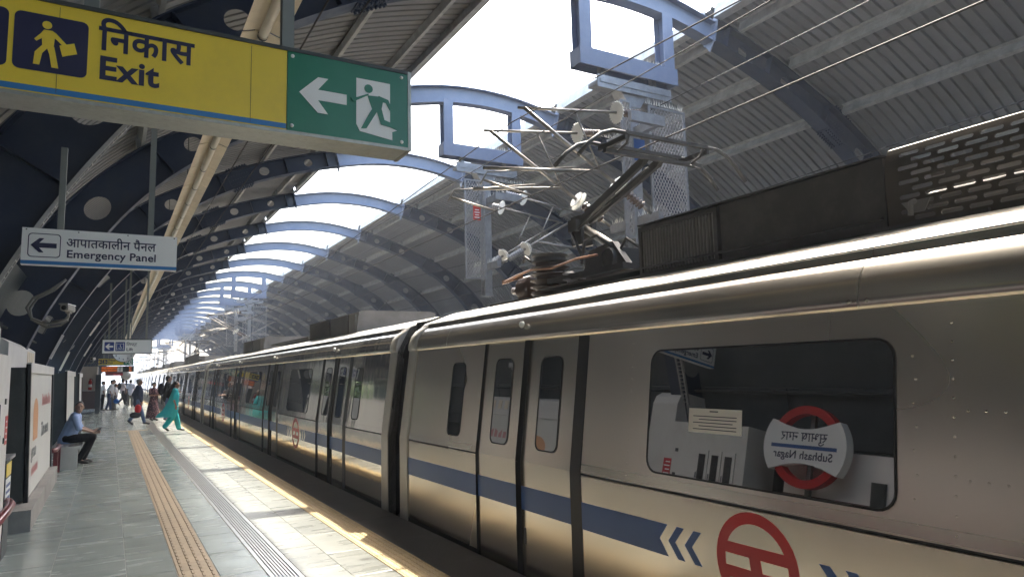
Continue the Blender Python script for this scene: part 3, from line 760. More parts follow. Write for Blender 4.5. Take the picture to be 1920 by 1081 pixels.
def wire(name, pts, r, label, cat='wire', group='overhead wires'):
    return tag(MB().tube(pts, r, 6, cap=False).build(name, M['wire']), label, cat, group)
def cat_pts(x, z, y0=-25, y1=420): 
    return [(x + (.16 if q%2 else -.10), y0 + (y1-y0)*q/14, z) for q in range(15)]
ys = [-25, -7, 8.25, 25, 43.25, 61, 78.25, 96, 113.25, 160, 210, 260, 320, 400]
wire('contact_wire', [(4.85 + (.06 if q%2 else -.04), y, 4.06) for q, y in enumerate(ys)], .0085, 'contact wire above the near track touching the pantograph head')
wire('catenary_wire', [(4.85, y, 5.26 if q%2 == 0 else 4.46) if 8 < y else (4.85, y, 4.44) for q, y in enumerate(ys)] , .008, 'messenger wire running above the near contact wire')
wire('contact_wire', [(9.30 + (.06 if q%2 else -.04), y, 4.06) for q, y in enumerate(ys)], .008, 'contact wire over the empty far track')
wire('catenary_wire', [(9.30, y, 5.2 if q%2 else 4.6) for q, y in enumerate(ys)], .008, 'messenger wire above the empty far track')
wire('feeder_wire', [(7.5, -25, 6.0),(7.5, 8.25, 5.9),(7.5, 43.25, 5.9),(7.5,113,5.9),(7.5,400,5.9)], .007, 'feeder wire running between the tracks beside the masts')
wire('feeder_wire', [(5.6, -25, 5.4),(5.6, 8.25, 5.35),(5.6, 43.25, 5.35),(5.6,113,5.35),(5.6,400,5.4)], .007, 'upper feeder wire between pantograph and masts')
# free-standing masts along the viaduct beyond the station
for i in range(7):
    y = 138 + i*30
    u = thing('catenary_mast', 'grey twin catenary mast on the viaduct beyond the canopy end, %s from it' % ordinal(i), 'overhead mast', (7.06,y,-1.25), 0, 'catenary masts on the open viaduct')
    MB().box(-.35,-.18,-.12,.12,0,8.2).box(.18,.35,-.12,.12,0,8.2).build('mast', M['galv'], u)
    MB().box(-1.4,1.4,-.18,.18,8.2,8.45).box(-.9,.9,-.14,.14,8.45,8.6).build('cross_head', M['galv'], u)
    t = MB()
    for sg in (-1,1):
        t.tube([(sg*.3,0,6.7),(sg*2.3,0,6.6)],.03,6); t.tube([(sg*.3,0,5.2),(sg*2.3,0,6.6)],.035,6); t.tube([(sg*.9,0,5.6),(sg*2.9,0,5.5)],.03,6)
    t.build('arm_tubes', M['galv'], u)
# ------------------------------------------------------------------ metro cars
XT = 4.82; CL_ = 21.0
DOORS = [2.93, 7.98, 13.03, 18.08]; DH = .84
def side(z): return 3.22 if z <= .93 else 3.22 + .13*(z-.93)
def plate(mb, poly, o0, o1, mi=0):
    """thin plate following the leaning car side; poly in (y, z), offsets outward"""
    n = len(poly); a = [(side(z)-o0, y, z) for y, z in poly]; b = [(side(z)-o1, y, z) for y, z in poly]
    mb.add(a+b, [tuple(range(n,2*n))[::-1]] + [(k,(k+1)%n,n+(k+1)%n,n+k) for k in range(n)], mi)
def ring_plate(mb, outer, inner, o0, o1, mi=0):
    n = len(outer); f = lambda P, o: [(side(z)-o, y, z) for y, z in P]
    vv = f(outer,o0)+f(outer,o1)+f(inner,o1)+f(inner,o0)
    mb.add(vv, [(k,(k+1)%n,n+(k+1)%n,n+k) for k in range(n)] + [(n+k,n+(k+1)%n,2*n+(k+1)%n,2*n+k) for k in range(n)] + [(2*n+k,2*n+(k+1)%n,3*n+(k+1)%n,3*n+k) for k in range(n)], mi)
def body_mesh():
    mb = MB(); iv = []; y = 0.
    for d in DOORS: iv.append((y, d-DH)); y = d+DH
    iv.append((y, CL_))
    for a, b in iv:
        ny = max(1, int((b-a)/.5))
        for z0, z1, mi in ((-.28,.0,2),(.0,.915,1),(.935,2.03,0)):
            mb.add([(side(z0),a,z0),(side(z0),b,z0),(side(z1),b,z1),(side(z1),a,z1)], [(0,1,2,3)], mi)
        mb.add([(3.22,a,.915),(3.22,b,.915),(3.232,b,.917),(3.232,a,.917)], [(0,1,2,3)], 0); mb.add([(3.232,a,.917),(3.232,b,.917),(3.232,b,.933),(3.232,a,.933)], [(0,1,2,3)], 2); mb.add([(3.232,a,.933),(3.232,b,.933),(side(.935),b,.935),(side(.935),a,.935)], [(0,1,2,3)], 0)
        for yy in (a, b): mb.add([(side(-.28),yy,-.28),(3.22,yy,.93),(side(2.03),yy,2.03),(side(2.03)+.08,yy,2.03),(3.30,yy,.93),(3.30,yy,-.28)], [(0,1,2,3,4,5)], 2)
    for d in DOORS:   # lintel and back of the door recess
        mb.add([(3.31,d-DH,-.28),(3.31,d+DH,-.28),(3.31,d+DH,.93),(3.31,d-DH,.93),(3.45,d+DH,2.03),(3.45,d-DH,2.03)], [(0,1,2,3),(3,2,4,5)], 2)
    # inner shell: roof and far side
    prof = [(3.355,2.03),(3.53,2.345),(3.97,2.498),(4.4,2.565),(4.82,2.59),(5.24,2.565),(5.67,2.498),(6.11,2.345),(6.28,2.03),(6.42,.93),(6.42,-.28)]
    n = len(prof); vv = [(x,y_,z) for y_ in (0,CL_) for x, z in prof]
    mb.add(vv, [(k,k+1,n+k+1,n+k) for k in range(n-1)], 3)
    mb.add([(3.22,0,-.28)]+[(x,0,z) for x, z in prof]+[(3.22,0,.93)], [tuple(range(n+2))], 2); mb.add([(3.22,CL_,-.28)]+[(x,CL_,z) for x, z in prof]+[(3.22,CL_,.93)], [tuple(range(n+2))[::-1]], 2)
    mb.add([(3.26,.1,-.28),(6.4,.1,-.28),(6.4,CL_-.1,-.28),(3.26,CL_-.1,-.28)], [(0,1,2,3)], 2)
    # longitudinal roof ribs
    for x in (4.0,4.12,4.24,4.36,4.48,4.6,4.72,4.84,4.96,5.08,5.2,5.32,5.44,5.56):
        z = 2.59 - .031*((x-4.82)/.42)**2*1.05 if abs(x-4.82)<.9 else 2.5
        mb.box(x-.012,x+.012,.3,CL_-.3,z-.03,z+.022,3)
    return mb.mesh('body', [M['steel'], M['steel_low'], M['rubber'], M['steel_roof']])
EAVE = [(3.36,2.02),(3.350,2.018),(3.342,2.03),(3.345,2.075),(3.357,2.13),(3.378,2.185),(3.41,2.235),(3.45,2.272),(3.498,2.296),(3.503,2.299),(3.508,2.344),(3.53,2.349)]
def eave_mesh(L):
    mb = MB(); n = len(EAVE); vv = [(x,y,z) for y in (.002, L-.002) for x, z in EAVE]
    for k in range(n-1): mb.add(vv, [(k,k+1,n+k+1,n+k)], 0, 2 <= k <= 7)
    for y in (.05, L-.05):
        for dz in (0,): mb.lathe([(.012,0),(.011,.004),(.0,.006)], (3.343,y,2.06), (-1,0,.2), 8, 0)
    return mb.mesh('eave_cover', M['steel_eave'])
EV = [(.25,4.5),(4.5,9.7),(9.7,14.75),(14.75,19.85),(19.85,20.75)]
EVM = [eave_mesh(b-a) for a, b in EV]
def shoulder_mesh():
    mb = MB(); pr = [(3.53,2.347),(3.97,2.500),(3.97,2.512),(3.53,2.359)]
    mb.prism(pr, 'y', .27, CL_-.27, 0); return mb.mesh('roof_shoulder', M['steel_roof'])
def end_frame_mesh():
    mb = MB(); prof = [(3.205,-.3),(3.205,.93),(3.345,2.02),(3.33,2.03),(3.335,2.10),(3.37,2.2),(3.43,2.27),(3.5,2.31),(3.56,2.37),(3.98,2.515),(4.4,2.585),(4.82,2.61),(5.24,2.585),(5.66,2.515),(6.08,2.37),(6.3,2.03),(6.435,.93),(6.435,-.3)]
    n = len(prof); inn = [(XT+(x-XT)*.93, z if z < 0 else z-.09) for x, z in prof]
    for i in range(n-1):
        p0, p1, q0, q1 = prof[i], prof[i+1], inn[i], inn[i+1]; sm = 3 <= i <= 13
        mb.add([(p0[0],0,p0[1]),(p1[0],0,p1[1]),(p1[0],.24,p1[1]),(p0[0],.24,p0[1])], [(0,1,2,3)], 0, sm)
        for y in (0,.24): mb.add([(p0[0],y,p0[1]),(p1[0],y,p1[1]),(q1[0],y,q1[1]),(q0[0],y,q0[1])], [(0,1,2,3)], 0)
    return mb.mesh('end_frame', M['steel_pale'])
def leaf_mesh(w):
    mb = MB(); o = -.022
    y0, y1 = .004, w-.004
    for z0, z1, mi in ((-.2,.93,1),(.93,2.025,0)):
        mb.add([(side(z0)-o,y0,z0),(side(z0)-o,y1,z0),(side(z1)-o,y1,z1),(side(z1)-o,y0,z1)], [(0,1,2,3)], mi)
    for y in (y0,y1): mb.add([(side(-.2)-o,y,-.2),(3.22-o,y,.93),(side(2.025)-o,y,2.025),(side(2.025)-o+.035,y,2.025),(3.22-o+.035,y,.93),(3.22-o+.035,y,-.2)], [(0,1,2,3,4,5)], 0)
    return mb.mesh('door_leaf', [M['steel_door'], M['steel_low']])
def pane_meshes(y0, y1, z0, z1, r, o):
    g = MB(); out = rrect(y0,y1,z0,z1,r); inn = rrect(y0+.012,y1-.012,z0+.012,z1-.012,r-.01); ring_plate(g, out, inn, o, o+.006)
    p = MB(); plate(p, rrect(y0+.011,y1-.011,z0+.011,z1-.011,r-.009), o-.002, o+.003)
    return g.mesh('window_gasket', M['rubber']), p.mesh('window_pane', M['glass'])
SZ0, SZ1 = .512, .715
def stripe_mesh(poly, o): m = MB(); plate(m, poly, o-.001, o+.0022); return m.mesh('blue_stripe', M['train_blue'])
def chevron(y, d):       # '<' pointing towards d*+y
    zm = (SZ0+SZ1)/2; a = .085; t = .062
    return [(y, SZ1),(y-d*t, SZ1),(y-d*t+d*a, zm),(y-d*t, SZ0),(y, SZ0),(y+d*a, zm)]
def logo_mesh(yc):
    mb = MB(); zc = .612; R, r = .292, .226; n = 40
    for k in range(n):
        t0, t1 = 2*pi*k/n, 2*pi*(k+1)/n
        P = lambda q, t: (yc+q*cos(t), zc+q*sin(t)); plate(mb, [P(R,t0),P(R,t1),P(r,t1),P(r,t0)], -.001, .0024)
    def bar(z0, z1): h = [math.sqrt(max(0,(r+.004)**2-(z-zc)**2)) for z in (z0,z1)]; plate(mb, [(yc-h[0],z0),(yc+h[0],z0),(yc+h[1],z1),(yc-h[1],z1)], -.001, .0022)
    bar(zc+.035, zc+.10); bar(zc-.10, zc-.035)
    plate(mb, [(yc+.045,zc+.036),(yc-.035,zc+.036),(yc-.045,zc-.036),(yc+.035,zc-.036)], -.001, .0020)
    return mb.mesh('metro_emblem', M['logo_red'])
BODY, SHO, EFR = body_mesh(), shoulder_mesh(), end_frame_mesh()
LEAF = leaf_mesh(DH)
GS, PS = pane_meshes(.25,.60,1.045,1.86,.075,-.022)          # door windows (leaf coordinates)
GW, PW = pane_meshes(-.89,.89,1.03,1.865,.10,0)              # big window (centred)
GN, PN = pane_meshes(-.165,.165,1.06,1.84,.07,0)            # narrow end window
def strip_mesh():
    mb = MB()
    for z0, z1 in ((-.24,.93),(.93,2.015)): plate(mb, [(-.135,z0),(.012,z0),(.012,z1),(-.135,z1)], -.03, .0035)
    return mb.mesh('door_seal', M['rubber'])
STRIP = strip_mesh()
def seam_mesh():
    mb = MB()
    for z0, z1 in ((-.2,.93),(.93,2.02)): plate(mb, [(-.018,z0),(.018,z0),(.018,z1),(-.018,z1)], .015, -.0195)
    return mb.mesh('door_nosing', M['rubber'])
SEAM = seam_mesh()
def rivets_mesh():
    mb = MB()
    def dome(y, z):
        x = side(z); mb.lathe([(.0075,0),(.006,.0035),(.0,.005)], (x,y,z), (-1,0,0), 6)
    for k in range(12): dome(1.27, .98+.085*k); dome(3.52,.98+.085*k)
    for z in (1.22,1.52):
        for k in range(4): dome(1.21-.075*k, z)
    for k in range(8): dome(1.44+.014*(k%2), 1.0+.11*k)
    return mb.mesh('rivets', M['steel'])
RV = rivets_mesh()
def sill_mesh(a, b): mb = MB(); plate(mb, [(a,.945),(b,.945),(b,1.005),(a,1.005)], -.001, .004); return mb.mesh('waist_moulding', M['steel_door'])
SILLS = [sill_mesh(a,b) for a, b in ((.25,1.95),(3.78,7.0),(8.83,12.05),(13.88,17.1),(18.93,20.75))]
LAMP = MB().lathe([(.028,0),(.032,.008),(.030,.02),(.02,.035),(.0,.042)], (3.352,0,2.165), (-1,0,.25), 14).mesh('door_lamp', M['white_plastic'])
HANDLE = MB().box(3.2385,3.2425,-.015,.015,.22,.36).mesh('door_handle', M['rubber'])
def slat_panel(L, H, n, vertical=True):
    mb = MB(); mb.box(0,.03,0,L,0,H,0)
    for k in range(n):
        if vertical: y = .05+(L-.1)*k/(n-1); mb.box(-.018,0,y-.006,y+.006,.04,H-.04,1)
        else: z = .04+(H-.08)*k/(n-1); mb.add([(-.03,.03,z-.018),(-.03,L-.03,z-.018),(0,L-.03,z+.008),(0,.03,z+.008)], [(0,1,2,3)], 1); mb.add([(-.03,.03,z-.018),(-.03,L-.03,z-.018),(-.024,L-.03,z-.022),(-.024,.03,z-.022)], [(0,1,2,3)], 1)
    for a, b, c, d in ((0,L,0,.035),(0,L,H-.035,H),(0,.035,.035,H-.035),(L-.035,L,.035,H-.035)): mb.box(-.028,-.0005,a,b,c,d,0)
    return mb
def perf_mesh(L, H):
    """curved cover pressed with staggered slots"""
    mb = MB(); rows = 10; pz = H*.88/rows; pw = .15; z0 = H*.06
    def X(z): return .05*max(0,(z/H-.6)/.4)**2
    def P(y, z): return (X(z), y, z)
    for r in range(rows):
        za = z0+r*pz; off = (r%2)*pw/2; y = .16-off
        mb.add([P(0,za),P(y,za),P(y,za+pz),P(0,za+pz)], [(0,1,2,3)])
        while y+pw <= L-.1+off:
            zc = za+pz/2; hw, hh = pw*.40, pz*.30; inner = []; outer = []; n = 12
            for k in range(n):
                t = 2*pi*(k+.5)/n; s_, c_ = sin(t), cos(t)
                inner.append(P(y+pw/2+(hw-hh)*(1 if c_>0 else -1)+hh*c_, zc+hh*s_)); m_ = max(abs(c_),abs(s_))
                outer.append(P(y+pw/2+pw/2*c_/m_, zc+pz/2*s_/m_))
            mb.add(outer+inner, [(k,(k+1)%n,n+(k+1)%n,n+k) for k in range(n)])
            mb.add(inner+[(q[0]+.012,q[1],q[2]) for q in inner], [(k,(k+1)%n,n+(k+1)%n,n+k) for k in range(n)])
            # corner fill
            y += pw
        mb.add([P(y,za),P(L,za),P(L,za+pz),P(y,za+pz)], [(0,1,2,3)])
    mb.add([P(0,0),P(L,0),P(L,z0),P(0,z0)], [(0,1,2,3)]); mb.add([P(0,z0+rows*pz),P(L,z0+rows*pz),P(L,H),P(0,H)], [(0,1,2,3)])
    mb.add([P(0,H),P(L,H),(X(H)+.05,L,H+.02),(X(H)+.05,0,H+.02)], [(0,1,2,3)]); mb.add([P(L,0),(1.5,L,0),(1.5,L,H),(X(H),L,H)], [(0,1,2,3)])
    return mb.mesh('slotted_cover', M['equip3'])
_mv = {}
def mirror_variant(me):
    """the cars behind the first are more brightly polished"""
    if me.name not in _mv:
        m2 = me.copy()
        for i, m_ in enumerate(m2.materials):
            for k in ('steel','steel_low','steel_eave','steel_door'):
                if m_ == M[k]: m2.materials[i] = M[k+'_m']
        _mv[me.name] = m2
    return _mv[me.name]
def build_car(name, label, y0, typ):
    V = (lambda me: me) if y0 < 0 else mirror_variant
    c = thing(name, label, 'metro car', (0,y0,0), 0, 'metro cars standing at the platform')
    b = put('body', V(BODY), c)
    rv = put('rivets', RV, b, (0,13.03,0)); rv['kind'] = 'stuff'
    for (a, bb), me in zip(EV, EVM): put('eave_cover', V(me), c, (0,a,0))
    put('roof_shoulder', SHO, c)
    put('end_frame', EFR, c, (0,0,0)); put('end_frame', EFR, c, (0,CL_-.24,0))
    for d in DOORS:
        put('door_seal', STRIP, c, (0,d-DH,0)); put('door_nosing', SEAM, c, (0,d,0)); put('door_lamp', LAMP, c, (0,d+.06,0))
        for q, yy in enumerate((d-DH, d)):
            lf = put('door_leaf', V(LEAF), c, (0,yy,0)); put('window_gasket', GS, lf); put('window_pane', PS, lf)
            put('blue_stripe', STRIPE_D, lf); put('door_handle', HANDLE, lf, (0, .07 if q else DH-.07, 0))
    for w in (5.355,10.405,15.455): 
        g = put('window_gasket', GW, c, (0,w,0)); put('window_pane', PW, c, (0,w,0))
    for w in (1.55, 19.48): put('window_gasket', GN, c, (0,w,0)); put('window_pane', PN, c, (0,w,0))
    for me in SILLS: put('waist_moulding', V(me), c)
    for me in STRIPES: put('blue_stripe', me, c)
    for me in LOGOS: put('metro_emblem', me, c)
    # roof equipment
    def part(nm, mb, mats): return mb.build(nm, mats, c)
    if typ == 'A':
        g = slat_panel(.92,.44,24).build('grille_panel', [M['equip'], M['equip2']], c, (4.06,16.32,2.53))
        bx = MB(); bx.box(4.09,5.55,14.98,17.24,2.5,2.99); bx.box(4.05,5.55,14.98,16.30,2.52,2.98); bx.box(4.04,5.56,14.98,17.26,2.99,3.0)
        bx.box(4.03,4.05,15.4,16.2,2.50,2.53); part('equipment_box', bx, M['equip'])
        pc = put('slotted_cover', perf_mesh(5.4,.50), c, (4.03,9.56,2.52))
        ib = MB(); ib.box(4.35,5.55,9.7,14.85,2.52,2.86); ib.tube([(4.22,9.8,2.70),(4.22,14.8,2.70)],.045,8); ib.tube([(4.25,9.8,2.86),(4.25,14.8,2.86)],.02,6); part('resistor_bank', ib, M['equip2'])
        bk = MB(); bk.prism([(14.74,2.60),(14.82,2.60),(14.87,2.67),(14.70,2.67)],'x',4.02,4.029); bk.tube([(4.02,14.79,2.665),(3.985,14.79,2.655),(3.975,14.79,2.62),(3.985,14.80,2.58)],.016,8); part('lifting_lug', bk, M['equip2'])
        tr = MB(); tr.box(4.02,5.6,15.0,18.9,2.60,2.615); tr.box(4.0,4.03,14.4,20.0,2.50,2.545)
        part('roof_rail', tr, M['equip'])
        pb = MB()
        for x in (4.3,5.34): pb.box(x-.04,x+.04,17.75,19.1,2.70,2.76)
        for y in (17.8,19.0): pb.box(4.3,5.34,y-.04,y+.04,2.70,2.76)
        pb.box(4.55,5.1,18.1,18.75,2.72,2.98); pb.prism([(17.95,2.76),(18.75,2.76),(18.6,3.02),(18.2,3.06)],'x',4.50,4.58); pb.lathe([(.11,0),(.13,.05),(.13,.3),(.1,.34)],(4.46,18.25,2.88),(1,0,0),12)
        pb.tube([(4.5,18.2,3.0),(4.42,18.35,3.14),(4.44,18.6,3.12),(4.5,18.75,2.9)],.018,7); pb.tube([(4.45,18.0,2.95),(4.4,17.85,3.02),(4.45,17.7,2.9)],.016,7)
        part('pantograph_base', pb, M['equip'])
        for x in (4.34,5.3):
            for y in (17.8,19.05):
                il = MB(); insulator(il,(x,y,2.56),(x,y,2.71),3,.07); part('post_insulator', il, M['porcelain'])
        la = MB(); kn = (4.85,19.19,3.43); la.tube([(4.85,18.42,2.98),(4.85,18.6,3.08),kn],[.06,.055,.045],12); part('lower_arm', la, M['brass_tube'])
        lk = MB(); lk.tube([(4.72,18.95,2.88),(4.72,19.24,3.36)],.02,8); lk.box(4.70,5.0,19.12,19.28,3.36,3.50); lk.box(4.76,4.80,19.1,19.3,3.2,3.55); lk.box(4.92,4.96,19.1,19.3,3.2,3.55); part('knuckle_joint', lk, M['equip'])
        ua = MB(); top = (4.85,17.92,3.86)
        for dx in (-.10,.10): ua.obox((4.85+dx*.6,19.2,3.46),(4.85+dx,17.95,3.88),.045,.085)
        ua.obox((4.78,18.6,3.67),(4.92,18.6,3.67),.06,.04); ua.tube([(4.74,19.2,3.36),(4.78,17.9,3.80)],.014,7)
        part('upper_arm', ua, M['equip'])
        hd = MB()
        for y in (17.68,18.08):
            pts = []
            for k in range(17):
                t = -1+2*k/16; x = 4.85+1.12*t; z = 4.035 if abs(t) < .62 else 4.035-.30*((abs(t)-.62)/.38)**1.7
                pts.append((x,y,z))
            hd.tube(pts,.021,7)
            hd.box(4.30,5.40,y-.025,y+.025,4.022,4.052)
        for x in (4.30,5.40): hd.obox((x,17.66,3.99),(x,18.10,3.99),.03,.05)
        hd.obox((4.2,17.88,3.90),(5.5,17.88,3.90),.05,.04)
        for x in (4.35,5.35): hd.tube([(x,17.88,3.9),(x,17.72,3.95),(x,17.68,4.02)],.014,6); hd.tube([(x,17.88,3.9),(x,18.04,3.95),(x,18.08,4.02)],.014,6)
        hd.tube([(5.3,17.88,3.9),(5.42,17.8,3.84),(5.5,17.9,3.88)],.01,6)
        hd.obox((4.75,17.95,3.86),(4.75,17.88,3.92),.06,.05); hd.obox((4.95,17.95,3.86),(4.95,17.88,3.92),.06,.05)
        part('collector_head', hd, M['equip'])
        vc = MB(); prof = [(.20,0)]
        for k in range(5): z = .03+k*.075; prof += [(.17,z),(.235,z+.03),(.235,z+.038),(.17,z+.06)]
        prof += [(.17,.42)]; vc.lathe(prof,(4.42,19.28,2.55),(0,0,1),24); part('circuit_breaker', vc, M['porcelain'])
        vt = MB(); vt.lathe([(.17,.42),(.21,.43),(.21,.45),(.19,.46),(.19,.50),(.215,.505),(.215,.52),(.0,.525)],(4.42,19.28,2.55),(0,0,1),24); vt.tube([(4.27,19.40,2.99),(4.22,19.5,3.07),(4.24,19.58,3.02)],.015,7); part('breaker_cap', vt, M['equip'])
        vh = MB(); prof = [(.07,0),(.10,.02),(.12,.1)]
        for k in range(5): prof += [(.12,.12+k*.045),(.165,.135+k*.045),(.165,.142+k*.045),(.12,.16+k*.045)]
        vh.lathe(prof+[(.0,.4)],(4.42,19.95,2.72),(0,-1,0),18); vh.tube([(4.42,19.9,2.72),(4.42,20.12,2.74)],.05,10); part('current_transformer', vh, M['porcelain'])
        bb = MB(); bb.obox((4.24,20.1,2.84),(4.24,19.6,2.86),.008,.05); bb.tube([(4.24,20.05,2.84),(4.23,19.7,2.88),(4.22,19.35,2.90),(4.23,18.95,2.86),(4.25,18.5,2.90),(4.3,18.2,2.9)],.014,6); part('busbar', bb, M['copper'])
        si = MB(); insulator(si,(4.30,18.70,2.55),(4.30,18.70,2.80),4,.085); part('support_insulator', si, M['ins_grey'])
        si = MB(); insulator(si,(4.3,18.3,2.55),(4.3,18.3,2.66),2,.09); part('support_insulator', si, M['ins_grey'])
    else:
        for q, ya in enumerate((3.85, 13.0)):
            L = 3.5; bx = MB(); bx.prism([(3.99,2.50),(5.65,2.50),(5.60,2.91),(5.5,2.935),(4.14,2.935),(4.04,2.91)],'y',ya,ya+L); ac = part('air_conditioner', bx, M['equip2'])
            lp = slat_panel(1.7,.36,12,False).build('louvre_panel', [M['equip'], M['equip']], ac, (3.985,ya+1.72,2.53))
            dk = MB(); dk.box(3.975,4.0,ya+.5,ya+1.7,2.52,2.88); dk.build('access_panel', M['equip'], ac)
            MB().box(3.98,4.02,ya+.06,ya+.46,2.54,2.86).build('access_panel', M['equip2'], ac)
        fl = MB(); fl.box(4.1,5.5,8.0,12.4,2.60,2.66); part('roof_duct', fl, M['equip'])
    return c
def srange(a, b): return [(a,SZ0),(b,SZ0),(b,SZ1),(a,SZ1)]
zm = (SZ0+SZ1)/2
STRIPES = []; LOGOS = []
bays = [(3.77,7.14-.135),(8.82,12.19-.135),(13.87,17.24-.135)]
for i, (a, b) in enumerate(bays):
    if i == 1: STRIPES.append(stripe_mesh(srange(a,b), 0)); continue
    lc = (5.30, None, 15.42)[i]
    STRIPES.append(stripe_mesh([(a,SZ0),(lc-.72,SZ0),(lc-.80,zm),(lc-.72,SZ1),(a,SZ1)], 0)); STRIPES.append(stripe_mesh([(b,SZ0),(b,SZ1),(lc+.72,SZ1),(lc+.80,zm),(lc+.72,SZ0)][::-1], 0))
    for d in (-1,1):
        for q in (.42,.57): STRIPES.append(stripe_mesh(chevron(lc+d*q+d*.06, d), 0))
    LOGOS.append(logo_mesh(lc))
STRIPES += [stripe_mesh(srange(.25,2.09-.135),0), stripe_mesh(srange(18.92,20.75),0)]
STRIPE_D = stripe_mesh(srange(.006,DH-.006), -.022)
starts = [-12.55] + [8.9 + 21.45*k for k in range(6)]
carlab = ['stainless metro car carrying the raised pantograph, its big window mirroring the station name board',
          'mirror-bright metro car coupled behind the pantograph car, grey air conditioners on its roof',
          'third metro car beyond the coupling, beside the woman in turquoise',
          'fourth metro car down the train, beyond the walking passengers','fifth metro car down the train','sixth metro car down the train','last metro car, standing out past the canopy end']
for i, y in enumerate(starts):
    build_car('metro_car', carlab[i], y, 'A' if i%2 == 0 else 'B')
    if i:
        g = MB()
        for k in range(6): 
            yy = y-.45+.075*k; g.box(3.62,6.02,yy,yy+.05,-.2,2.42); g.box(3.66,5.98,yy+.05,yy+.075,-.15,2.38)
        tag(g.build('gangway_bellows', M['rubber']), 'black folded gangway bellows at the %s coupling of the train' % ordinal(i-1), 'gangway', 'gangways between the cars')
# paper notice stuck inside the big window
t = thing('paper_notice', 'white notice sheet taped to the big window of the pantograph car', 'notice', (0,0,0))
mb = MB(); plate(mb, [(2.96,1.325),(3.40,1.325),(3.40,1.475),(2.96,1.475)], .0036, .0042); mb.build('sheet', M['white'], t)
mb = MB()
for k in range(5): plate(mb, [(3.0+.03*(k==2),1.345+.02*k),(3.36-.05*(k%2),1.345+.02*k),(3.36-.05*(k%2),1.350+.02*k),(3.0+.03*(k==2),1.350+.02*k)], .0042, .0046)
plate(mb, [(3.15,1.455),(3.22,1.455),(3.22,1.462),(3.15,1.462)], .0042, .0046)
mb.build('print_lines', M['sign_navy'], t)
# ------------------------------------------------------------------ hanging signs
def roof_z(x):        # height of the arch soffit above platform position x
    return arc(s_of(abs(x-XC)))[1]
def flat(mb, pts, y, t=.002, mi=0): mb.prism(pts, 'y', y-t, y, mi); return mb
def arrow_left(x0, x1, zc, h, t):
    """bold left arrow with slanted barb ends"""
    w = x1-x0; a = h/2
    return [(x0,zc),(x0+a*1.0,zc+a),(x0+a*1.55,zc+a),(x0+a*1.0,zc+t/2),(x1,zc+t/2),(x1,zc-t/2),(x0+a*1.0,zc-t/2),(x0+a*1.55,zc-a),(x0+a*1.0,zc-a)]
def walker(mb, x, z, s, y, mi=0):
    """walking man with case, x,z = centre, s = height"""
    P = lambda pts: [(x+px*s, z+pz*s) for px, pz in pts]
    n = 14; flat(mb, [(x-.03*s+.085*s*cos(2*pi*k/n), z+.40*s+.085*s*sin(2*pi*k/n)) for k in range(n)], y, mi=mi)
    flat(mb, P([(-.08,.29),(.07,.29),(.12,.24),(.10,-.06),(-.10,-.06),(-.11,.10),(-.20,.02),(-.24,.06),(-.13,.20)]), y, mi=mi)
    flat(mb, P([(.08,.28),(.13,.25),(.34,.03),(.29,-.02),(.07,.18)]), y-.0002, mi=mi)
    flat(mb, P([(-.10,-.05),(.03,-.05),(-.09,-.22),(-.13,-.48),(-.24,-.48),(-.22,-.22)]), y-.0003, mi=mi)
    flat(mb, P([(-.03,-.05),(.11,-.05),(.15,-.24),(.20,-.50),(.08,-.50),(.03,-.22)]), y-.0004, mi=mi)
    flat(mb, P([(.20,.0),(.46,.10),(.52,-.12),(.26,-.23)]), y-.0005, mi=mi)
def runner(mb, x, z, s, y, mi=0):
    P = lambda pts: [(x+px*s, z+pz*s) for px, pz in pts]
    n = 14; flat(mb, [(x-.10*s+.085*s*cos(2*pi*k/n), z+.36*s+.085*s*sin(2*pi*k/n)) for k in range(n)], y, mi=mi)
    flat(mb, P([(-.12,.22),(.14,.24),(.20,.20),(.16,-.02),(-.02,-.06)]), y, mi=mi)
    flat(mb, P([(-.10,.23),(-.40,.05),(-.45,.12),(-.45,.14),(-.40,.15),(-.33,.15),(-.10,.26)]), y-.0002, mi=mi)
    flat(mb, P([(.10,.25),(.30,.20),(.38,.02),(.33,-.01),(.25,.13),(.12,.15)]), y-.0003, mi=mi)
    flat(mb, P([(-.02,-.02),(.10,-.02),(.02,-.16),(-.14,-.44),(-.25,-.46),(-.10,-.16)]), y-.0004, mi=mi)
    flat(mb, P([(.04,-.0),(.16,.0),(.22,-.22),(.45,-.28),(.45,-.36),(.15,-.32)]), y-.0005, mi=mi)
def posts(parent, xs, y, z0, m, w=.05):
    for x in xs: MB().box(x-w/2,x+w/2,y-w/2,y+w/2,z0,roof_z(x)+.1).build('hanging_post', m, parent)
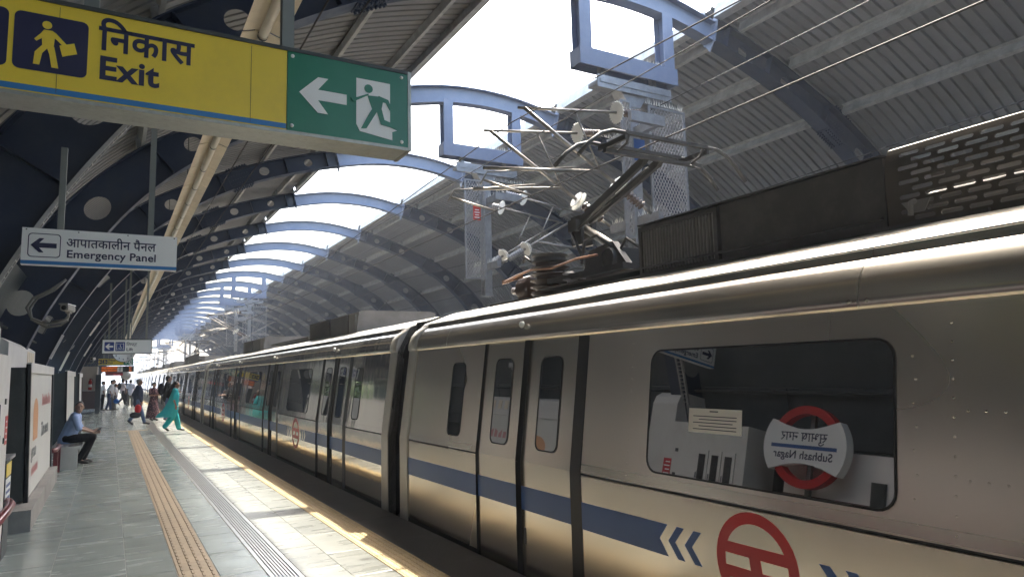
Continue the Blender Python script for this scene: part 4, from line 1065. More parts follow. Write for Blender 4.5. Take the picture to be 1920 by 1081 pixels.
def exit_sign(label, Y, x0, xg, x1, z0, z1, dep, big):
    s = thing('exit_sign', label, 'sign', (0,Y,0))
    h = MB(); h.box(x0,x1,0.006,dep,z0-.012,z1+.012);  h.box(x0,x1,-.004,.006,z0-.016,z0-.002); h.box(x1,x1+.016,-.006,dep,z0-.016,z1+.014); h.box(x0-.016,x0,-.006,dep,z0-.016,z1+.014)
    h.build('housing', M['alu'], s)
    MB().box(x0,x1,-.007,.006,z1,z1+.015).build('top_trim', M['char'], s)
    yp = MB(); yp.box(x0,xg-.002,0,.006,z0,z1); yp.build('yellow_panel', M['sign_yellow'], s)
    gp = MB(); gp.box(xg,x1,-.003,.006,z0-.001,z1); gpo = gp.build('green_panel', M['sign_green'], s)
    H = z1-z0
    bl = MB(); flat(bl, [(x0,z0+.004),(xg-.003,z0+.004),(xg-.003,z0+H*.075),(x0,z0+H*.075)], -.0005, .001); bl.build('blue_line', M['sign_line'], s)
    zc = z0+H*.545; hb = H*.31
    xa = -.225 if big else x0+.42*H*2
    pk = MB(); flat(pk, rrect(xa-hb*1.05,xa+hb*1.05,zc-hb,zc+hb,hb*.2), -.001, .001); po = pk.build('pictogram_tile', M['sign_navy'], s)
    w = MB(); walker(w, xa-.01, zc, hb*1.62, -.0022); w.build('walking_figure', M['sign_yellow'], po)
    xl = xa-hb*2.25
    pk = MB(); flat(pk, rrect(xl-hb*1.05,xl+hb*1.05,zc-hb,zc+hb,hb*.2), -.001, .001); po = pk.build('pictogram_tile', M['sign_navy'], s)
    w = MB(); flat(w, arrow_left(xl-hb*.75,xl+hb*.75,zc,hb*1.2,hb*.34), -.0022); w.build('arrow', M['sign_yellow'], po)
    tx = xa+hb*1.05+.035*H/.35
    text('hindi_lettering', '\u093f\u0928\u0915\u093e\u0938', H*.40, M['sign_navy'], s, tx, -.0012, zc+hb*.16, .020, sx=.90)
    text('english_lettering', 'Exit', H*.36, M['sign_navy'], s, tx, -.0012, zc-hb*.90, .027, sx=1.0)
    gw = x1-xg; gx = xg+gw*.04
    ar = MB(); flat(ar, arrow_left(xg+gw*.09,xg+gw*.47,z0+H*.50,H*.46,H*.135), -.0045, .0012); ar.build('white_arrow', M['sign_white'], gpo)
    px0, px1 = xg+gw*.55, xg+gw*.84; pz0, pz1 = z0+H*.14, z0+H*.82
    wp = MB(); flat(wp, [(px0,pz1),(px1,pz1),(px1,pz0+.09*H),(px1+gw*.06,pz0+.06*H),(px1+.01,pz0+.03*H),(px1+gw*.02,pz0-H*.08),(px0+gw*.03,pz0-.02*H),(px0,pz0+.07*H)], -.0045, .0012); wpo = wp.build('door_pictogram', M['sign_white'], gpo)
    rn = MB(); runner(rn, (px0+px1)/2, (pz0+pz1)/2-.02*H, (pz1-pz0)*.98, -.0062); rn.build('running_figure', M['sign_green'], wpo)
    if big:
        for xs_ in (-.205,.455): MB().box(xs_,xs_+.0016,-.0016,-.0006,z0+.01,z1-.01).build('panel_seam', M['brown'], s)
        for sx_, sz_ in ((xg+.02,z0+.02),(x1-.03,z0+.02),(x1-.03,z1-.02),(xg+.02,z1-.02)):
            MB().lathe([(.008,0),(.008,.003),(.0,.004)], (sx_,-.003,sz_), (0,-1,0), 10).build('fixing_screw', M['sign_white'], s)
    return s
es = exit_sign('large yellow and green bilingual exit board hanging over the platform, its running-man panel whole', 2.87, -.86, .60, 1.135, 2.762, 3.105, .18, True)
posts(es, (-.11,.615), .09, 3.11, M['post'], .05)
# --- Emergency Panel sign
s = thing('emergency_panel_sign', 'white hanging sign with boxed navy arrow and Emergency Panel lettering', 'sign', (0,7.2,0))
a0, a1, b0, b1 = -.70, .51, 2.755, 3.075
MB().box(a0,a1,0,.09,b0,b1).build('board', M['sign_white'], s)
bl = MB(); flat(bl, [(a0,b0+.003),(a1,b0+.003),(a1,b0+.034),(a0,b0+.034)], -.0005, .001); bl.build('blue_line', M['sign_line'], s)
o, i_ = rrect(-.655,-.415,2.82,3.03,.03), rrect(-.648,-.422,2.827,3.023,.026); mb = MB(); n = len(o)
mb.add([(x,-.0015,z) for x, z in o]+[(x,-.0015,z) for x, z in i_], [(k,(k+1)%n,n+(k+1)%n,n+k) for k in range(n)]); mb.build('arrow_box', M['sign_navy'], s)
mb = MB(); flat(mb, arrow_left(-.635,-.445,2.925,.125,.042), -.0012); mb.build('arrow', M['sign_navy'], s)
text('hindi_lettering', '\u0906\u092a\u093e\u0924\u0915\u093e\u0932\u0940\u0928 \u092a\u0948\u0928\u0932', .112, M['sign_navy'], s, -.375, -.0012, 2.925, .013, sx=.88)
text('english_lettering', 'Emergency Panel', .098, M['sign_navy'], s, -.372, -.0012, 2.828, .018, sx=1.03)
posts(s, (-.425,.285), .045, 3.075, M['post'], .05)
for q in range(4): MB().lathe([(.006,0),(.006,.002),(0,.003)], (-.67+q*.385,-.0005,3.06), (0,-1,0), 8).build('fixing_screw', M['char'], s)
# --- Lift sign
s = thing('lift_sign', 'white hanging sign with two blue tiles and Lift lettering', 'sign', (0,22.0,0))
a0, a1, b0, b1 = -.20, .99, 2.46, 2.83
MB().box(a0,a1,0,.12,b0,b1).box(a0-.015,a1+.015,-.006,.126,b1,b1+.02).box(a0-.015,a1+.015,-.006,.126,b0-.02,b0).box(a1,a1+.015,-.006,.126,b0,b1).box(a0-.015,a0,-.006,.126,b0,b1).build('housing', M['char'], s)
MB().box(a0+.002,a1-.002,-.004,-.001,b0+.002,b1-.002).build('board', M['sign_white'], s)
mb = MB(); flat(mb, rrect(-.15,.08,2.52,2.77,.02), -.0045, .001); po = mb.build('pictogram_tile', M['sign_blue'], s)
mb = MB(); flat(mb, arrow_left(-.13,.06,2.645,.15,.045), -.0058); mb.build('arrow', M['sign_white'], po)
mb = MB(); flat(mb, rrect(.11,.34,2.52,2.77,.02), -.0045, .001); po = mb.build('pictogram_tile', M['sign_blue'], s)
mb = MB()
for x in (.135,.30): flat(mb, [(x,2.55),(x+.012,2.55),(x+.012,2.74),(x,2.74)], -.0058)
for z in (2.565,2.715): flat(mb, [(.15,z),(.30,z),(.30,z+.008),(.15,z+.008)], -.0058)
for k in range(14):
    t0, t1 = pi*.9+1.5*pi*k/14, pi*.9+1.5*pi*(k+1)/14; flat(mb, [(.225+.036*cos(t0),2.615+.036*sin(t0)),(.225+.036*cos(t1),2.615+.036*sin(t1)),(.225+.026*cos(t1),2.615+.026*sin(t1)),(.225+.026*cos(t0),2.615+.026*sin(t0))], -.0058)
flat(mb, [(.222,2.63),(.236,2.63),(.236,2.70),(.222,2.69)], -.0058); mb.build('wheelchair_figure', M['sign_white'], po)
text('hindi_lettering', '\u093f\u0932\u092b\u094d\u091f', .115, M['sign_navy'], s, .375, -.0048, 2.665, .006)
text('english_lettering', 'Lift', .12, M['sign_navy'], s, .375, -.0048, 2.525, .02)
posts(s, (-.05,.42,.86), .06, 2.85, M['post'], .05)
# --- round clock
s = thing('platform_clock', 'round white platform clock hanging just behind the Lift sign', 'clock', (.36,25.0,2.60))
MB().lathe([(.31,.06),(.31,-.02),(.295,-.03),(.29,-.02),(.0,-.02)], (0,0,0), (0,1,0), 40).build('face', M['sign_white'], s)
MB().lathe([(.315,.07),(.325,.05),(.325,-.03),(.311,-.034)], (0,0,0), (0,1,0), 40).build('rim', M['char'], s)
for k in range(12):
    t = pi/2-2*pi*(k+1)/12; text('numeral', str(k+1), .075, M['sign_navy'], s, .235*cos(t), -.0215, .235*sin(t)-.026, .01, 'CENTER')
MB().obox((0,-.024,0),(.10,-.024,.08),.012,.004).obox((0,-.026,0),(.19,-.026,.02),.009,.004).build('hands', M['char'], s)
MB().box(-.025,.025,.0,.05,.32,roof_z(.36)-2.5).build('hanging_post', M['post'], s)
# --- small exit sign and train display
es2 = exit_sign('small yellow and green exit board hanging above the amber train display', 41.0, -.51, .60, 1.03, 2.46, 2.80, .16, False)
posts(es2, (-.3,.26,.8), .08, 2.82, M['post'], .05)
s = thing('train_display', 'dark train display with amber letters and a white number 1 tile', 'display', (0,41.2,0))
MB().box(-.40,1.08,0,.16,2.12,2.42).build('housing', M['char'], s)
MB().box(-.38,.31,-.004,-.001,2.14,2.40).build('led_panel', M['led_bg'], s)
MB().box(.33,.58,-.006,-.001,2.13,2.41).build('number_tile', M['sign_white'], s)
text('platform_number', '1', .27, M['sign_navy'], s, .455, -.0075, 2.175, .01, 'CENTER')
text('amber_lettering', 'Noida Electronic', .125, M['led'], s, -.365, -.0055, 2.165, .014, sx=.80)
text('amber_lettering', '\u0928\u094b\u090f\u0921\u093e \u0907\u0932\u0947\u0915\u094d\u091f\u094d\u0930\u0949\u0928\u093f\u0915', .115, M['led'], s, -.365, -.0055, 2.295, .014, sx=.85)
text('amber_numerals', '01', .12, M['led'], s, .86, -.0015, 2.29, .014); text('amber_numerals', '03', .12, M['led'], s, .86, -.0015, 2.155, .014)
posts(s, (-.25,.9), .08, 2.42, M['post'], .04)
# small red board and round plate further along
s = thing('red_notice_board', 'small red hanging board below the amber train display', 'sign', (0,52.0,0)); MB().box(-.25,.75,0,.08,1.99,2.22).build('board', M['maroon'], s); MB().box(.22,.75,-.02,0,2.0,2.12).build('red_panel', M['logo_red'], s); posts(s,(-.1,.6),.04,2.22,M['post'],.04)
s = thing('round_mirror', 'round convex mirror hanging beyond the red board', 'mirror', (.95,54.0,1.98)); MB().lathe([(.32,.0),(.3,-.04),(.2,-.08),(.0,-.1)],(0,0,0),(0,1,0),24).build('dish', M['steel_pale'], s); MB().box(-.02,.02,0,.04,.28,roof_z(.95)-1.9).build('hanging_post', M['post'], s)

# ------------------------------------------------------------------ cream lighting trunking with tubes
PIT = 1.27; TXX, TZZ = 1.2, 5.12
pm = MB(); pm.prism([(-.19,.012),(-.05,.055),(.05,.055),(.19,.012),(.19,.0),(.05,.043),(-.05,.043),(-.19,.0)],'y',.022,PIT-.022); pm.box(-.05,.05,.0,PIT,.055,.11); pm = pm.mesh('reflector', M['cream'])
lt = MB(); lt.lathe([(.0,.03),(.042,.032),(.046,.06),(.046,PIT-.06),(.042,PIT-.032),(.0,PIT-.03)],(0,0,-.005),(0,1,0),12); lt = lt.mesh('tube_lamp', M['tube'])
jc = MB().lathe([(.05,-.02),(.05,.02)],(0,0,-.005),(0,1,0),12).mesh('tube_clip', M['char'])
dr = MB().box(-.008,.008,.3,.316,.11,1.45).mesh('drop_rod', M['char'])
for k in range(84):
    y = 3.1 + k*PIT
    lf = thing('tube_light', 'cream reflector trough with a tube lamp in the long row under the canopy', 'light', (TXX,y,TZZ), 0, 'tube lights in the row over the platform')
    put('reflector', pm, lf); put('tube_lamp', lt, lf); put('tube_clip', jc, lf)
    if k%4 == 1: put('drop_rod', dr, lf)
# cables strung below the roof
for q, (x, z, w) in enumerate(((1.55,5.0,'inner'),(1.9,5.05,'outer'))):
    tag(MB().tube([(x,3+7*k,z+(.0 if k%2 else .04)) for k in range(16)],.009,6).build('slung_cable', M['wire']), 'thin %s cable strung alongside the row of tube lights' % w, 'cable', 'cables strung along the lights')
# perforated cable tray climbing the near arches
mb = MB(); sA, sB = s_of(5.6), s_of(8.2)
N_ = 70
for k in range(N_):
    a, b = sA+(sB-sA)*k/N_, sA+(sB-sA)*(k+1)/N_; g = (b-a)*.2
    q = lambda s_, o: (lambda p: (XC-p[0], p[1]))(off_pt(s_, o))
    mb.prism([q(a,-.055),q(a+g,-.055),q(a+g,-.052),q(a,-.052)],'y',-.12,.0); 
    mb.prism([q(a,-.055),q(b,-.055),q(b,-.02),q(a,-.02)],'y',-.125,-.12); mb.prism([q(a,-.055),q(b,-.055),q(b,-.02),q(a,-.02)],'y',.0,.005)
    mb.prism([q(a+g,-.0545),q(b,-.0545),q(b,-.053),q(a+g,-.053)],'y',-.12,-.10); mb.prism([q(a+g,-.0545),q(b,-.0545),q(b,-.053),q(a+g,-.053)],'y',-.02,.0)
t = thing('cable_tray', 'perforated cable tray following the arch left of the Emergency Panel sign', 'cable tray', (0,8.13,0)); mb.build('tray', M['galv2'], t)

# ------------------------------------------------------------------ platform furniture
def ad_panel(label, y0, y1, kind):
    t = thing('advert_board', label, 'advert board', (0,y0,0), 0, None); L = y1-y0
    MB().prism([(-1.30,.27),(-.86,.27),(-.90,1.93),(-1.16,1.93)],'y',0,L).build('case', M['char'], t)
    MB().box(-1.24,-.74,-.02 if not kind else -.62,L+.02,0,.25).box(-1.2,-.84,.05,L-.05,.25,.27).build('plinth', M['concrete'], t)
    fx = lambda z: -.858-.04*(z-.27)/1.66
    for a, b in ((.0,.09),(L-.09,L)):
        fr = MB(); fr.add([(fx(.2)-.02,a,.2),(fx(.2)+.03,a,.2),(fx(.2)+.03,b,.2),(fx(.2)-.02,b,.2),(fx(1.97)-.02,a,1.97),(fx(1.97)+.03,a,1.97),(fx(1.97)+.03,b,1.97),(fx(1.97)-.02,b,1.97)],[(0,3,2,1),(4,5,6,7),(0,1,5,4),(1,2,6,5),(2,3,7,6),(3,0,4,7)]); fr.build('frame_upright', M['rubber'], t)
    MB().box(fx(1.9)-.02,fx(1.9)+.034,.05,L+.02,1.86,1.99).build('top_band', M['offwhite'], t)
    def P(y, z, o=.006): return (fx(z)+o, y, z)
    ps = MB(); ps.add([P(.09,.27),P(L-.09,.27),P(L-.09,1.86),P(.09,1.86)],[(0,1,2,3)]); po = ps.build('poster', M['poster'], t)
    if kind:
        def blob(nm, pts, m, o=.010): b_ = MB(); b_.add([P(y,z,o) for y, z in pts],[tuple(range(len(pts)))]); return b_.build(nm, m, po)
        blob('orange_arch', [(.75,.95),(1.45,.95),(1.50,1.30)]+[(1.12+.38*cos(pi*k/10),1.30+.22*sin(pi*k/10)) for k in range(1,10)]+[(.74,1.30)], mat('poster_orange',(.62,.33,.17),.5))
        red = mat('poster_red',(.55,.26,.25),.5); gry = mat('poster_grey',(.20,.21,.21),.5)
        tl = lambda body, y, z, sz, m, sx: text('poster_lettering', body, sz, m, po, fx(z)+.012, y, z, .02, facing='+x', sx=sx)
        tl('gran', .55, .74, .26, gry, 1.5); tl('Tin seen', 2.0, .93, .30, gry, 1.3)
        for q in range(9): blob('red_print', [(2.15+.19*q,1.38),(2.28+.19*q,1.38),(2.28+.19*q,1.56-.05*(q%3)),(2.15+.19*q,1.56-.05*(q%2))], red); blob('red_print', [(.62+.11*q,.50),(.70+.11*q,.50),(.70+.11*q,.60+.03*(q%2)),(.62+.11*q,.60)], red)
    return t
ad_panel('dark framed advert board with a white poster and faded red and grey print', 10.75, 14.95, True)
ad_panel('dark advert board with blank pale poster behind the seated man', 19.6, 24.2, False)
ad_panel('dark advert board with blank poster, between the two arch feet past the seated man', 27.5, 30.5, False)
mb = MB(); mb.prism([(-1.75,1.5),(-1.14,1.5),(-1.14,2.26),(-1.22,2.32),(-1.70,2.30),(-1.75,2.24)],'y',11.0,14.7); t = thing('air_unit', 'off-white cabinet standing behind the tall advert board with slots in its side', 'cabinet'); mb.build('case', M['offwhite'], t)
mb = MB()
for k in range(4): mb.box(-1.139,-1.132,13.4+.3*k,13.55+.3*k,1.96,2.22)
mb.build('vent_slots', M['cream'], t)
# bench
t = thing('platform_bench', 'perforated stainless bench that the man in the blue shirt sits on', 'bench', (0,16.5,0))
b = MB(); L = 2.0
for k in range(9): x = -.92+k*.054; b.box(x,x+.042,.03,L-.03,.435,.45)
b.box(-.935,-.925,0,L,.41,.452); b.box(-.435,-.425,0,L,.41,.452); b.box(-.925,-.435,0,.03,.41,.451); b.box(-.925,-.435,L-.03,L,.41,.451); b.box(-.92,-.44,.4,.44,.40,.43); b.box(-.92,-.44,1.5,1.54,.40,.43)
b.build('seat', M['bench'], t)
for y in (.08,L-.44): MB().prism([(-.86,0),(-.50,0),(-.50,.36),(-.45,.408),(-.90,.408),(-.86,.36)],'y',y,y+.36).build('leg', M['bench'], t)
t = thing('platform_bench', 'far stainless bench past the brown kiosk, behind the men in white shirts', 'bench', (.15,47.0,0))
b = MB(); b.box(-.93,-.43,0,1.8,.41,.45); b.build('seat', M['bench'], t); 
for y in (.1,1.4): MB().box(-.85,-.5,y,y+.3,0,.41).build('leg', M['bench'], t)
def handrail(label, pts, posts_):
    t = thing('maroon_handrail', label, 'handrail'); MB().tube(pts,.042,12).build('rail', M['maroon'], t)
    for p in posts_: MB().box(p[0]-.035,p[0]+.035,p[1]-.035,p[1]+.035,0,p[2]-.03).build('post', M['maroon'], t)
handrail('shiny maroon handrail in front of the litter bin and dark board end', [(-.80,6.9,.56),(-.78,8.1,.56),(-.79,8.5,.56),(-.83,8.72,.56),(-.92,8.82,.56),(-1.3,8.84,.56)], [(-.80,7.0,.55),(-1.2,8.84,.55)])
handrail('maroon handrail between the advert board and the bench', [(-.86,15.1,.50),(-.80,15.35,.50),(-.79,15.8,.50),(-.80,16.35,.50)], [(-.80,15.45,.49),(-.80,16.28,.49)])
# white cabinet with three slotted doors
t = thing('white_cabinet', 'white equipment cabinet with three slotted doors and a small red label', 'cabinet', (.06,6.55,0))
MB().box(-1.45,-.872,0,1.55,.30,1.99).build('case', M['offwhite'], t); MB().box(-1.43,-.868,.0,1.55,0,.298).build('base', M['maroon_d'], t)
for k in range(3):
    y = .16+k*.24; d = MB(); d.box(-.872,-.858,y,y+.22,.95,1.62); dd = d.build('door', M['offwhite'], t)
    MB().box(-.858,-.852,y+.05,y+.17,1.0,1.56).build('slot', M['dark'], dd); MB().box(-.858,-.846,y+.19,y+.205,1.22,1.30).build('latch', M['galv'], dd)
lb = MB().box(-.872,-.868,1.36,1.52,1.18,1.44).build('red_label', M['logo_red'], t)
for q in range(4): MB().box(-.868,-.8675,1.38,1.50-.03*(q%2),1.215+.055*q,1.232+.055*q).build('label_print', M['sign_white'], lb)
for z in (1.2,1.55): MB().box(-.872,-.862,1.25,1.30,z,z+.05).build('hinge', M['char'], t)
t = thing('tall_white_housing', 'tall rounded white housing rising behind the slotted cabinet', 'cabinet', (0,8.12,0)); MB().prism([(-1.75,0),(-.97,0),(-.97,2.28),(-1.01,2.4),(-1.12,2.48),(-1.75,2.48)],'y',0,.55).build('case', M['offwhite'], t)
# litter bin with a yellow band
t = thing('litter_bin', 'grey litter bin with a yellow band and blue printed label', 'bin', (.07,8.68,0))
MB().box(-1.38,-.93,0,.42,0,.97).build('body', M['char'], t); MB().box(-1.40,-.90,-.02,.45,.97,1.0).build('lid', M['galv'], t)
MB().box(-.93,-.925,.02,.40,.80,.93).box(-1.37,-.94,-.006,-.001,.80,.93).build('yellow_band', M['sign_yellow'], t); MB().box(-.93,-.926,.02,.40,.45,.78).box(-1.37,-.94,-.005,-.001,.45,.78).build('label_panel', M['sign_white'], t)
mb = MB()
for k in range(4): mb.box(-.926,-.9245,.05,.36,.50+.065*k,.53+.065*k); mb.box(-1.34,-.96,-.0066,-.005,.50+.065*k,.53+.065*k)
mb.build('label_print', M['sign_blue'], t)
# station name board: red ring with white plate
t = thing('station_name_board', 'red ring name board with white Subhash Nagar plate, mirrored in the big train window', 'sign', (-.86,5.68,1.80))
n = 48; R, r = .50, .40; mb = MB(); vv = []
for k in range(n):
    c_, s_ = cos(2*pi*k/n), sin(2*pi*k/n); vv += [(.04,R*c_,R*s_),(.04,r*c_,r*s_),(-.08,r*c_,r*s_),(-.08,R*c_,R*s_)]
mb.add(vv,[(4*k+j,4*((k+1)%n)+j,4*((k+1)%n)+(j+1)%4,4*k+(j+1)%4) for k in range(n) for j in range(4)]); mb.build('ring', M['logo_red'], t)
pts = []
for k in range(9): a = -.62+1.24*k/8; pts.append((.58*cos(a), .54*sin(a)))
for k in range(1,10): q = k/10; pts.append((.47-.94*q, .315-.11*sin(pi*q)))
for k in range(9): a = pi-.62+1.24*k/8; pts.append((.58*cos(a), .54*sin(a)))
for k in range(1,10): q = k/10; pts.append((-.47+.94*q, -.315+.11*sin(pi*q)))
mb = MB(); mb.prism(pts,'x',-.06,.07); mb.build('name_plate', M['sign_white'], t)
mb = MB(); mb.box(.0705,.072,-.46,.46,-.035,.01); mb.build('blue_line', M['train_blue'], t)
text('hindi_lettering', '\u0938\u0941\u092d\u093e\u0937 \u0928\u0917\u0930', .16, M['sign_navy'], t, .0715, .0, .06, .006, 'CENTER', '+x'); text('english_lettering', 'Subhash Nagar', .135, M['sign_navy'], t, .0715, .0, -.155, .016, 'CENTER', '+x')
MB().box(-.13,-.08,-.03,.03,-1.8,.45).build('post', M['post'], t)
# low white kiosk wall seen in the window reflection
t = thing('kiosk_wall', 'low white kiosk wall with dark maroon base beside the name board', 'kiosk', (-.06,2.9,0)); MB().box(-1.5,-.99,0,3.2,1.24,1.80).build('upper_wall', M['white'], t); MB().box(-1.5,-.985,0,3.2,0,1.24).build('base', M['maroon_d'], t)
MB().box(-.985,-.955,1.85,2.02,1.22,1.50).build('junction_box', M['char'], t)
# brown kiosk with fire extinguisher
t = thing('brown_kiosk', 'brown and beige kiosk with dark end panel past the advert boards', 'kiosk', (0,42.6,0))
MB().box(-1.75,-.45,0,2.4,.25,1.18).build('lower_case', M['brown'], t); MB().box(-1.75,-.55,.12,2.3,1.18,2.45).build('upper_case', M['beige'], t); MB().box(-1.76,-.44,-.02,2.42,1.18,1.23).build('ledge', M['steel_pale'], t)
MB().box(-.62,-.38,-.03,2.45,.28,2.02).build('end_panel', M['char'], t); [MB().box(a_,a_+.2,b_,b_+.2,0,.25).build('foot', M['char'], t) for a_, b_ in ((-.60,0),(-1.7,0),(-.60,2.2))]
t = thing('fire_extinguisher', 'red fire extinguisher standing on the brown kiosk ledge', 'extinguisher', (-.86,42.64,1.23))
MB().lathe([(.0,0),(.075,.0),(.08,.03),(.08,.42),(.055,.50),(.025,.53),(.025,.57),(.0,.57)],(0,0,0),(0,0,1),16).build('cylinder', M['red'], t); MB().box(-.05,.07,-.015,.015,.57,.60).tube([(.06,0,.58),(.12,0,.5),(.11,0,.25)],.012,7).build('valve_and_hose', M['rubber'], t); MB().lathe([(.081,.15),(.081,.30)],(0,0,0),(0,0,1),16).build('label_sleeve', M['white'], t)
# CCTV camera on a bracket with drooping conduit
def cctv(label, x, y, z, rib_y, big):
    t = thing('cctv_camera', label, 'camera', (x,y,z)); t.rotation_euler = (0,0,RAD(-14))
    MB().prism(rrect(-.055,.055,-.05,.05,.03,4),'y',-.17,.17).build('housing', M['cctv'], t); MB().prism([(-.065,.045),(.065,.045),(.06,.064),(-.06,.064)],'y',-.21,.17).build('sun_shield', M['cctv'], t)
    MB().lathe([(.036,-.172),(.036,-.178),(.0,-.179)],(0,0,0),(0,1,0),16).build('lens', M['dark'], t)
    b = MB(); b.tube([(0,.05,-.05),(0,.05,-.12),(-.06,.1,-.17),(-.25,.15,-.2)],.022,8); b.box(-.03,.03,.0,.1,-.075,-.048); b.build('bracket', M['cctv'], t)
    if big:
        c = MB()
        for q, r in ((0,.02),(1,.018)):
            c.tube([(-.02,.1,-.14-.03*q),(-.12,.12,-.20-.05*q),(-.32,.12,-.23-.05*q),(-.52,.12,-.14-.02*q),(-.60+.05*q,.12,.02),(-.52+.06*q,.12,.17),(-.30+.05*q,.15,.30),(-.1,.2,.48)],r,8)
        c.build('conduit', M['cable'], t)
cctv('grey bullet security camera with looped conduits below the Emergency Panel sign', -.60, 12.75, 2.86, 13.25, True)
cctv('small far bullet security camera on an arch near the amber display', -.62, 34.0, 2.62, 0, False)
# little white flood fittings on the arch flanges
for q, (y, u) in enumerate(((18.1,8.12),(23.1,8.2),(28.1,7.6),(33.1,7.9))):
    p = off_pt(s_of(u), -.04); t = thing('arch_light', 'slim white batten light fixed to an arch foot, %s past the camera' % ordinal(q), 'light', (XC-p[0],y,p[1]), 0, 'batten lights on arch feet'); x, z, nx, nz = arc(s_of(u)); tx, tz = nz, -nx
    MB().obox((tx*.28,0,tz*-.28+.0),( -tx*.28,0,-tz*-.28),.07,.05).build('diffuser', M['white'], t)
# ------------------------------------------------------------------ people
def cap(mb, a, b, ra, rb, n=10):
    a, b = Vector(a), Vector(b); mb.tube([a, a.lerp(b,.5), b], [ra,(ra+rb)/2,rb], n); mb.ell(a,ra,ra,ra,n,7); mb.ell(b,rb,rb,rb,n,7)
def chain(mb, pts, rs):
    for i in range(len(pts)-1): cap(mb, pts[i], pts[i+1], rs[i], rs[i+1])
def fuse(mb, name, material, parent, vox):
    me = mb.mesh(name, material); o = put(name, me); md = o.modifiers.new('fuse','REMESH'); md.mode = 'VOXEL'; md.voxel_size = vox; md.use_smooth_shade = True
    sm = o.modifiers.new('soft','SMOOTH'); sm.factor = .5; sm.iterations = 3
    bpy.context.view_layer.update()
    m2 = bpy.data.meshes.new_from_object(o.evaluated_get(bpy.context.evaluated_depsgraph_get())); m2.name = name
    bpy.data.objects.remove(o); m2.materials.clear(); m2.materials.append(material); m2.polygons.foreach_set('use_smooth',[True]*len(m2.polygons))
    return put(name, m2, parent)
def hand(mb, w, d, side_, curl=.5):
    """palm and five fingers from wrist w pointing along d; side_ = direction of the thumb"""
    d = Vector(d).normalized(); s_ = Vector(side_); s_ = (s_ - d*s_.dot(d)).normalized(); nrm = d.cross(s_); w = Vector(w)
    for k in range(4):
        base = w + d*.085 + s_*(.030-.020*k); L = (.072,.080,.075,.058)[k]
        cap(mb, w+d*.015+s_*(.018-.012*k), base, .015, .012, 8)
        m1 = base + (d*(1-curl*.4)+nrm*curl*.6).normalized()*L*.55; cap(mb, base, m1, .0105,.0095,7); cap(mb, m1, m1+(d*(1-curl)+nrm*curl).normalized()*L*.5, .0095,.008,7)
    t0 = w + d*.03 + s_*.028; t1 = t0 + (d*.6+s_*.8).normalized()*.04; cap(mb, t0, t1, .014,.011,7); cap(mb, t1, t1+(d*.95+s_*.25).normalized()*.035, .011,.009,7)
def head_parts(mb, hc, yaw, pitch=0):
    """head facing local +y turned by yaw"""
    R = Matrix.Rotation(yaw,3,'Z') @ Matrix.Rotation(pitch,3,'X'); tmp = MB()
    tmp.ell((0,-.005,.02),.076,.096,.098,16,11); tmp.ell((0,.022,-.055),.056,.068,.062,14,9); tmp.ell((0,.04,-.098),.03,.035,.024,10,7)
    tmp.tube([(0,.088,.018),(0,.104,-.012),(0,.108,-.026),(0,.088,-.034)],[.010,.013,.016,.010],8)
    tmp.ell((0,.083,-.062),.026,.012,.0075,10,6); tmp.ell((0,.083,-.074),.022,.012,.007,10,6)
    for sx in (-1,1): tmp.ell((sx*.078,-.008,-.012),.011,.024,.034,8,7); tmp.ell((sx*.033,.086,.036),.02,.010,.006,8,6)
    b = len(mb.v); 
    for p in tmp.v: mb.v.append(tuple(R@Vector(p)+Vector(hc)))
    for f, m_, s_ in zip(tmp.f,tmp.m,tmp.sm): mb.f.append([b+i for i in f]); mb.m.append(m_); mb.sm.append(s_)
    return R
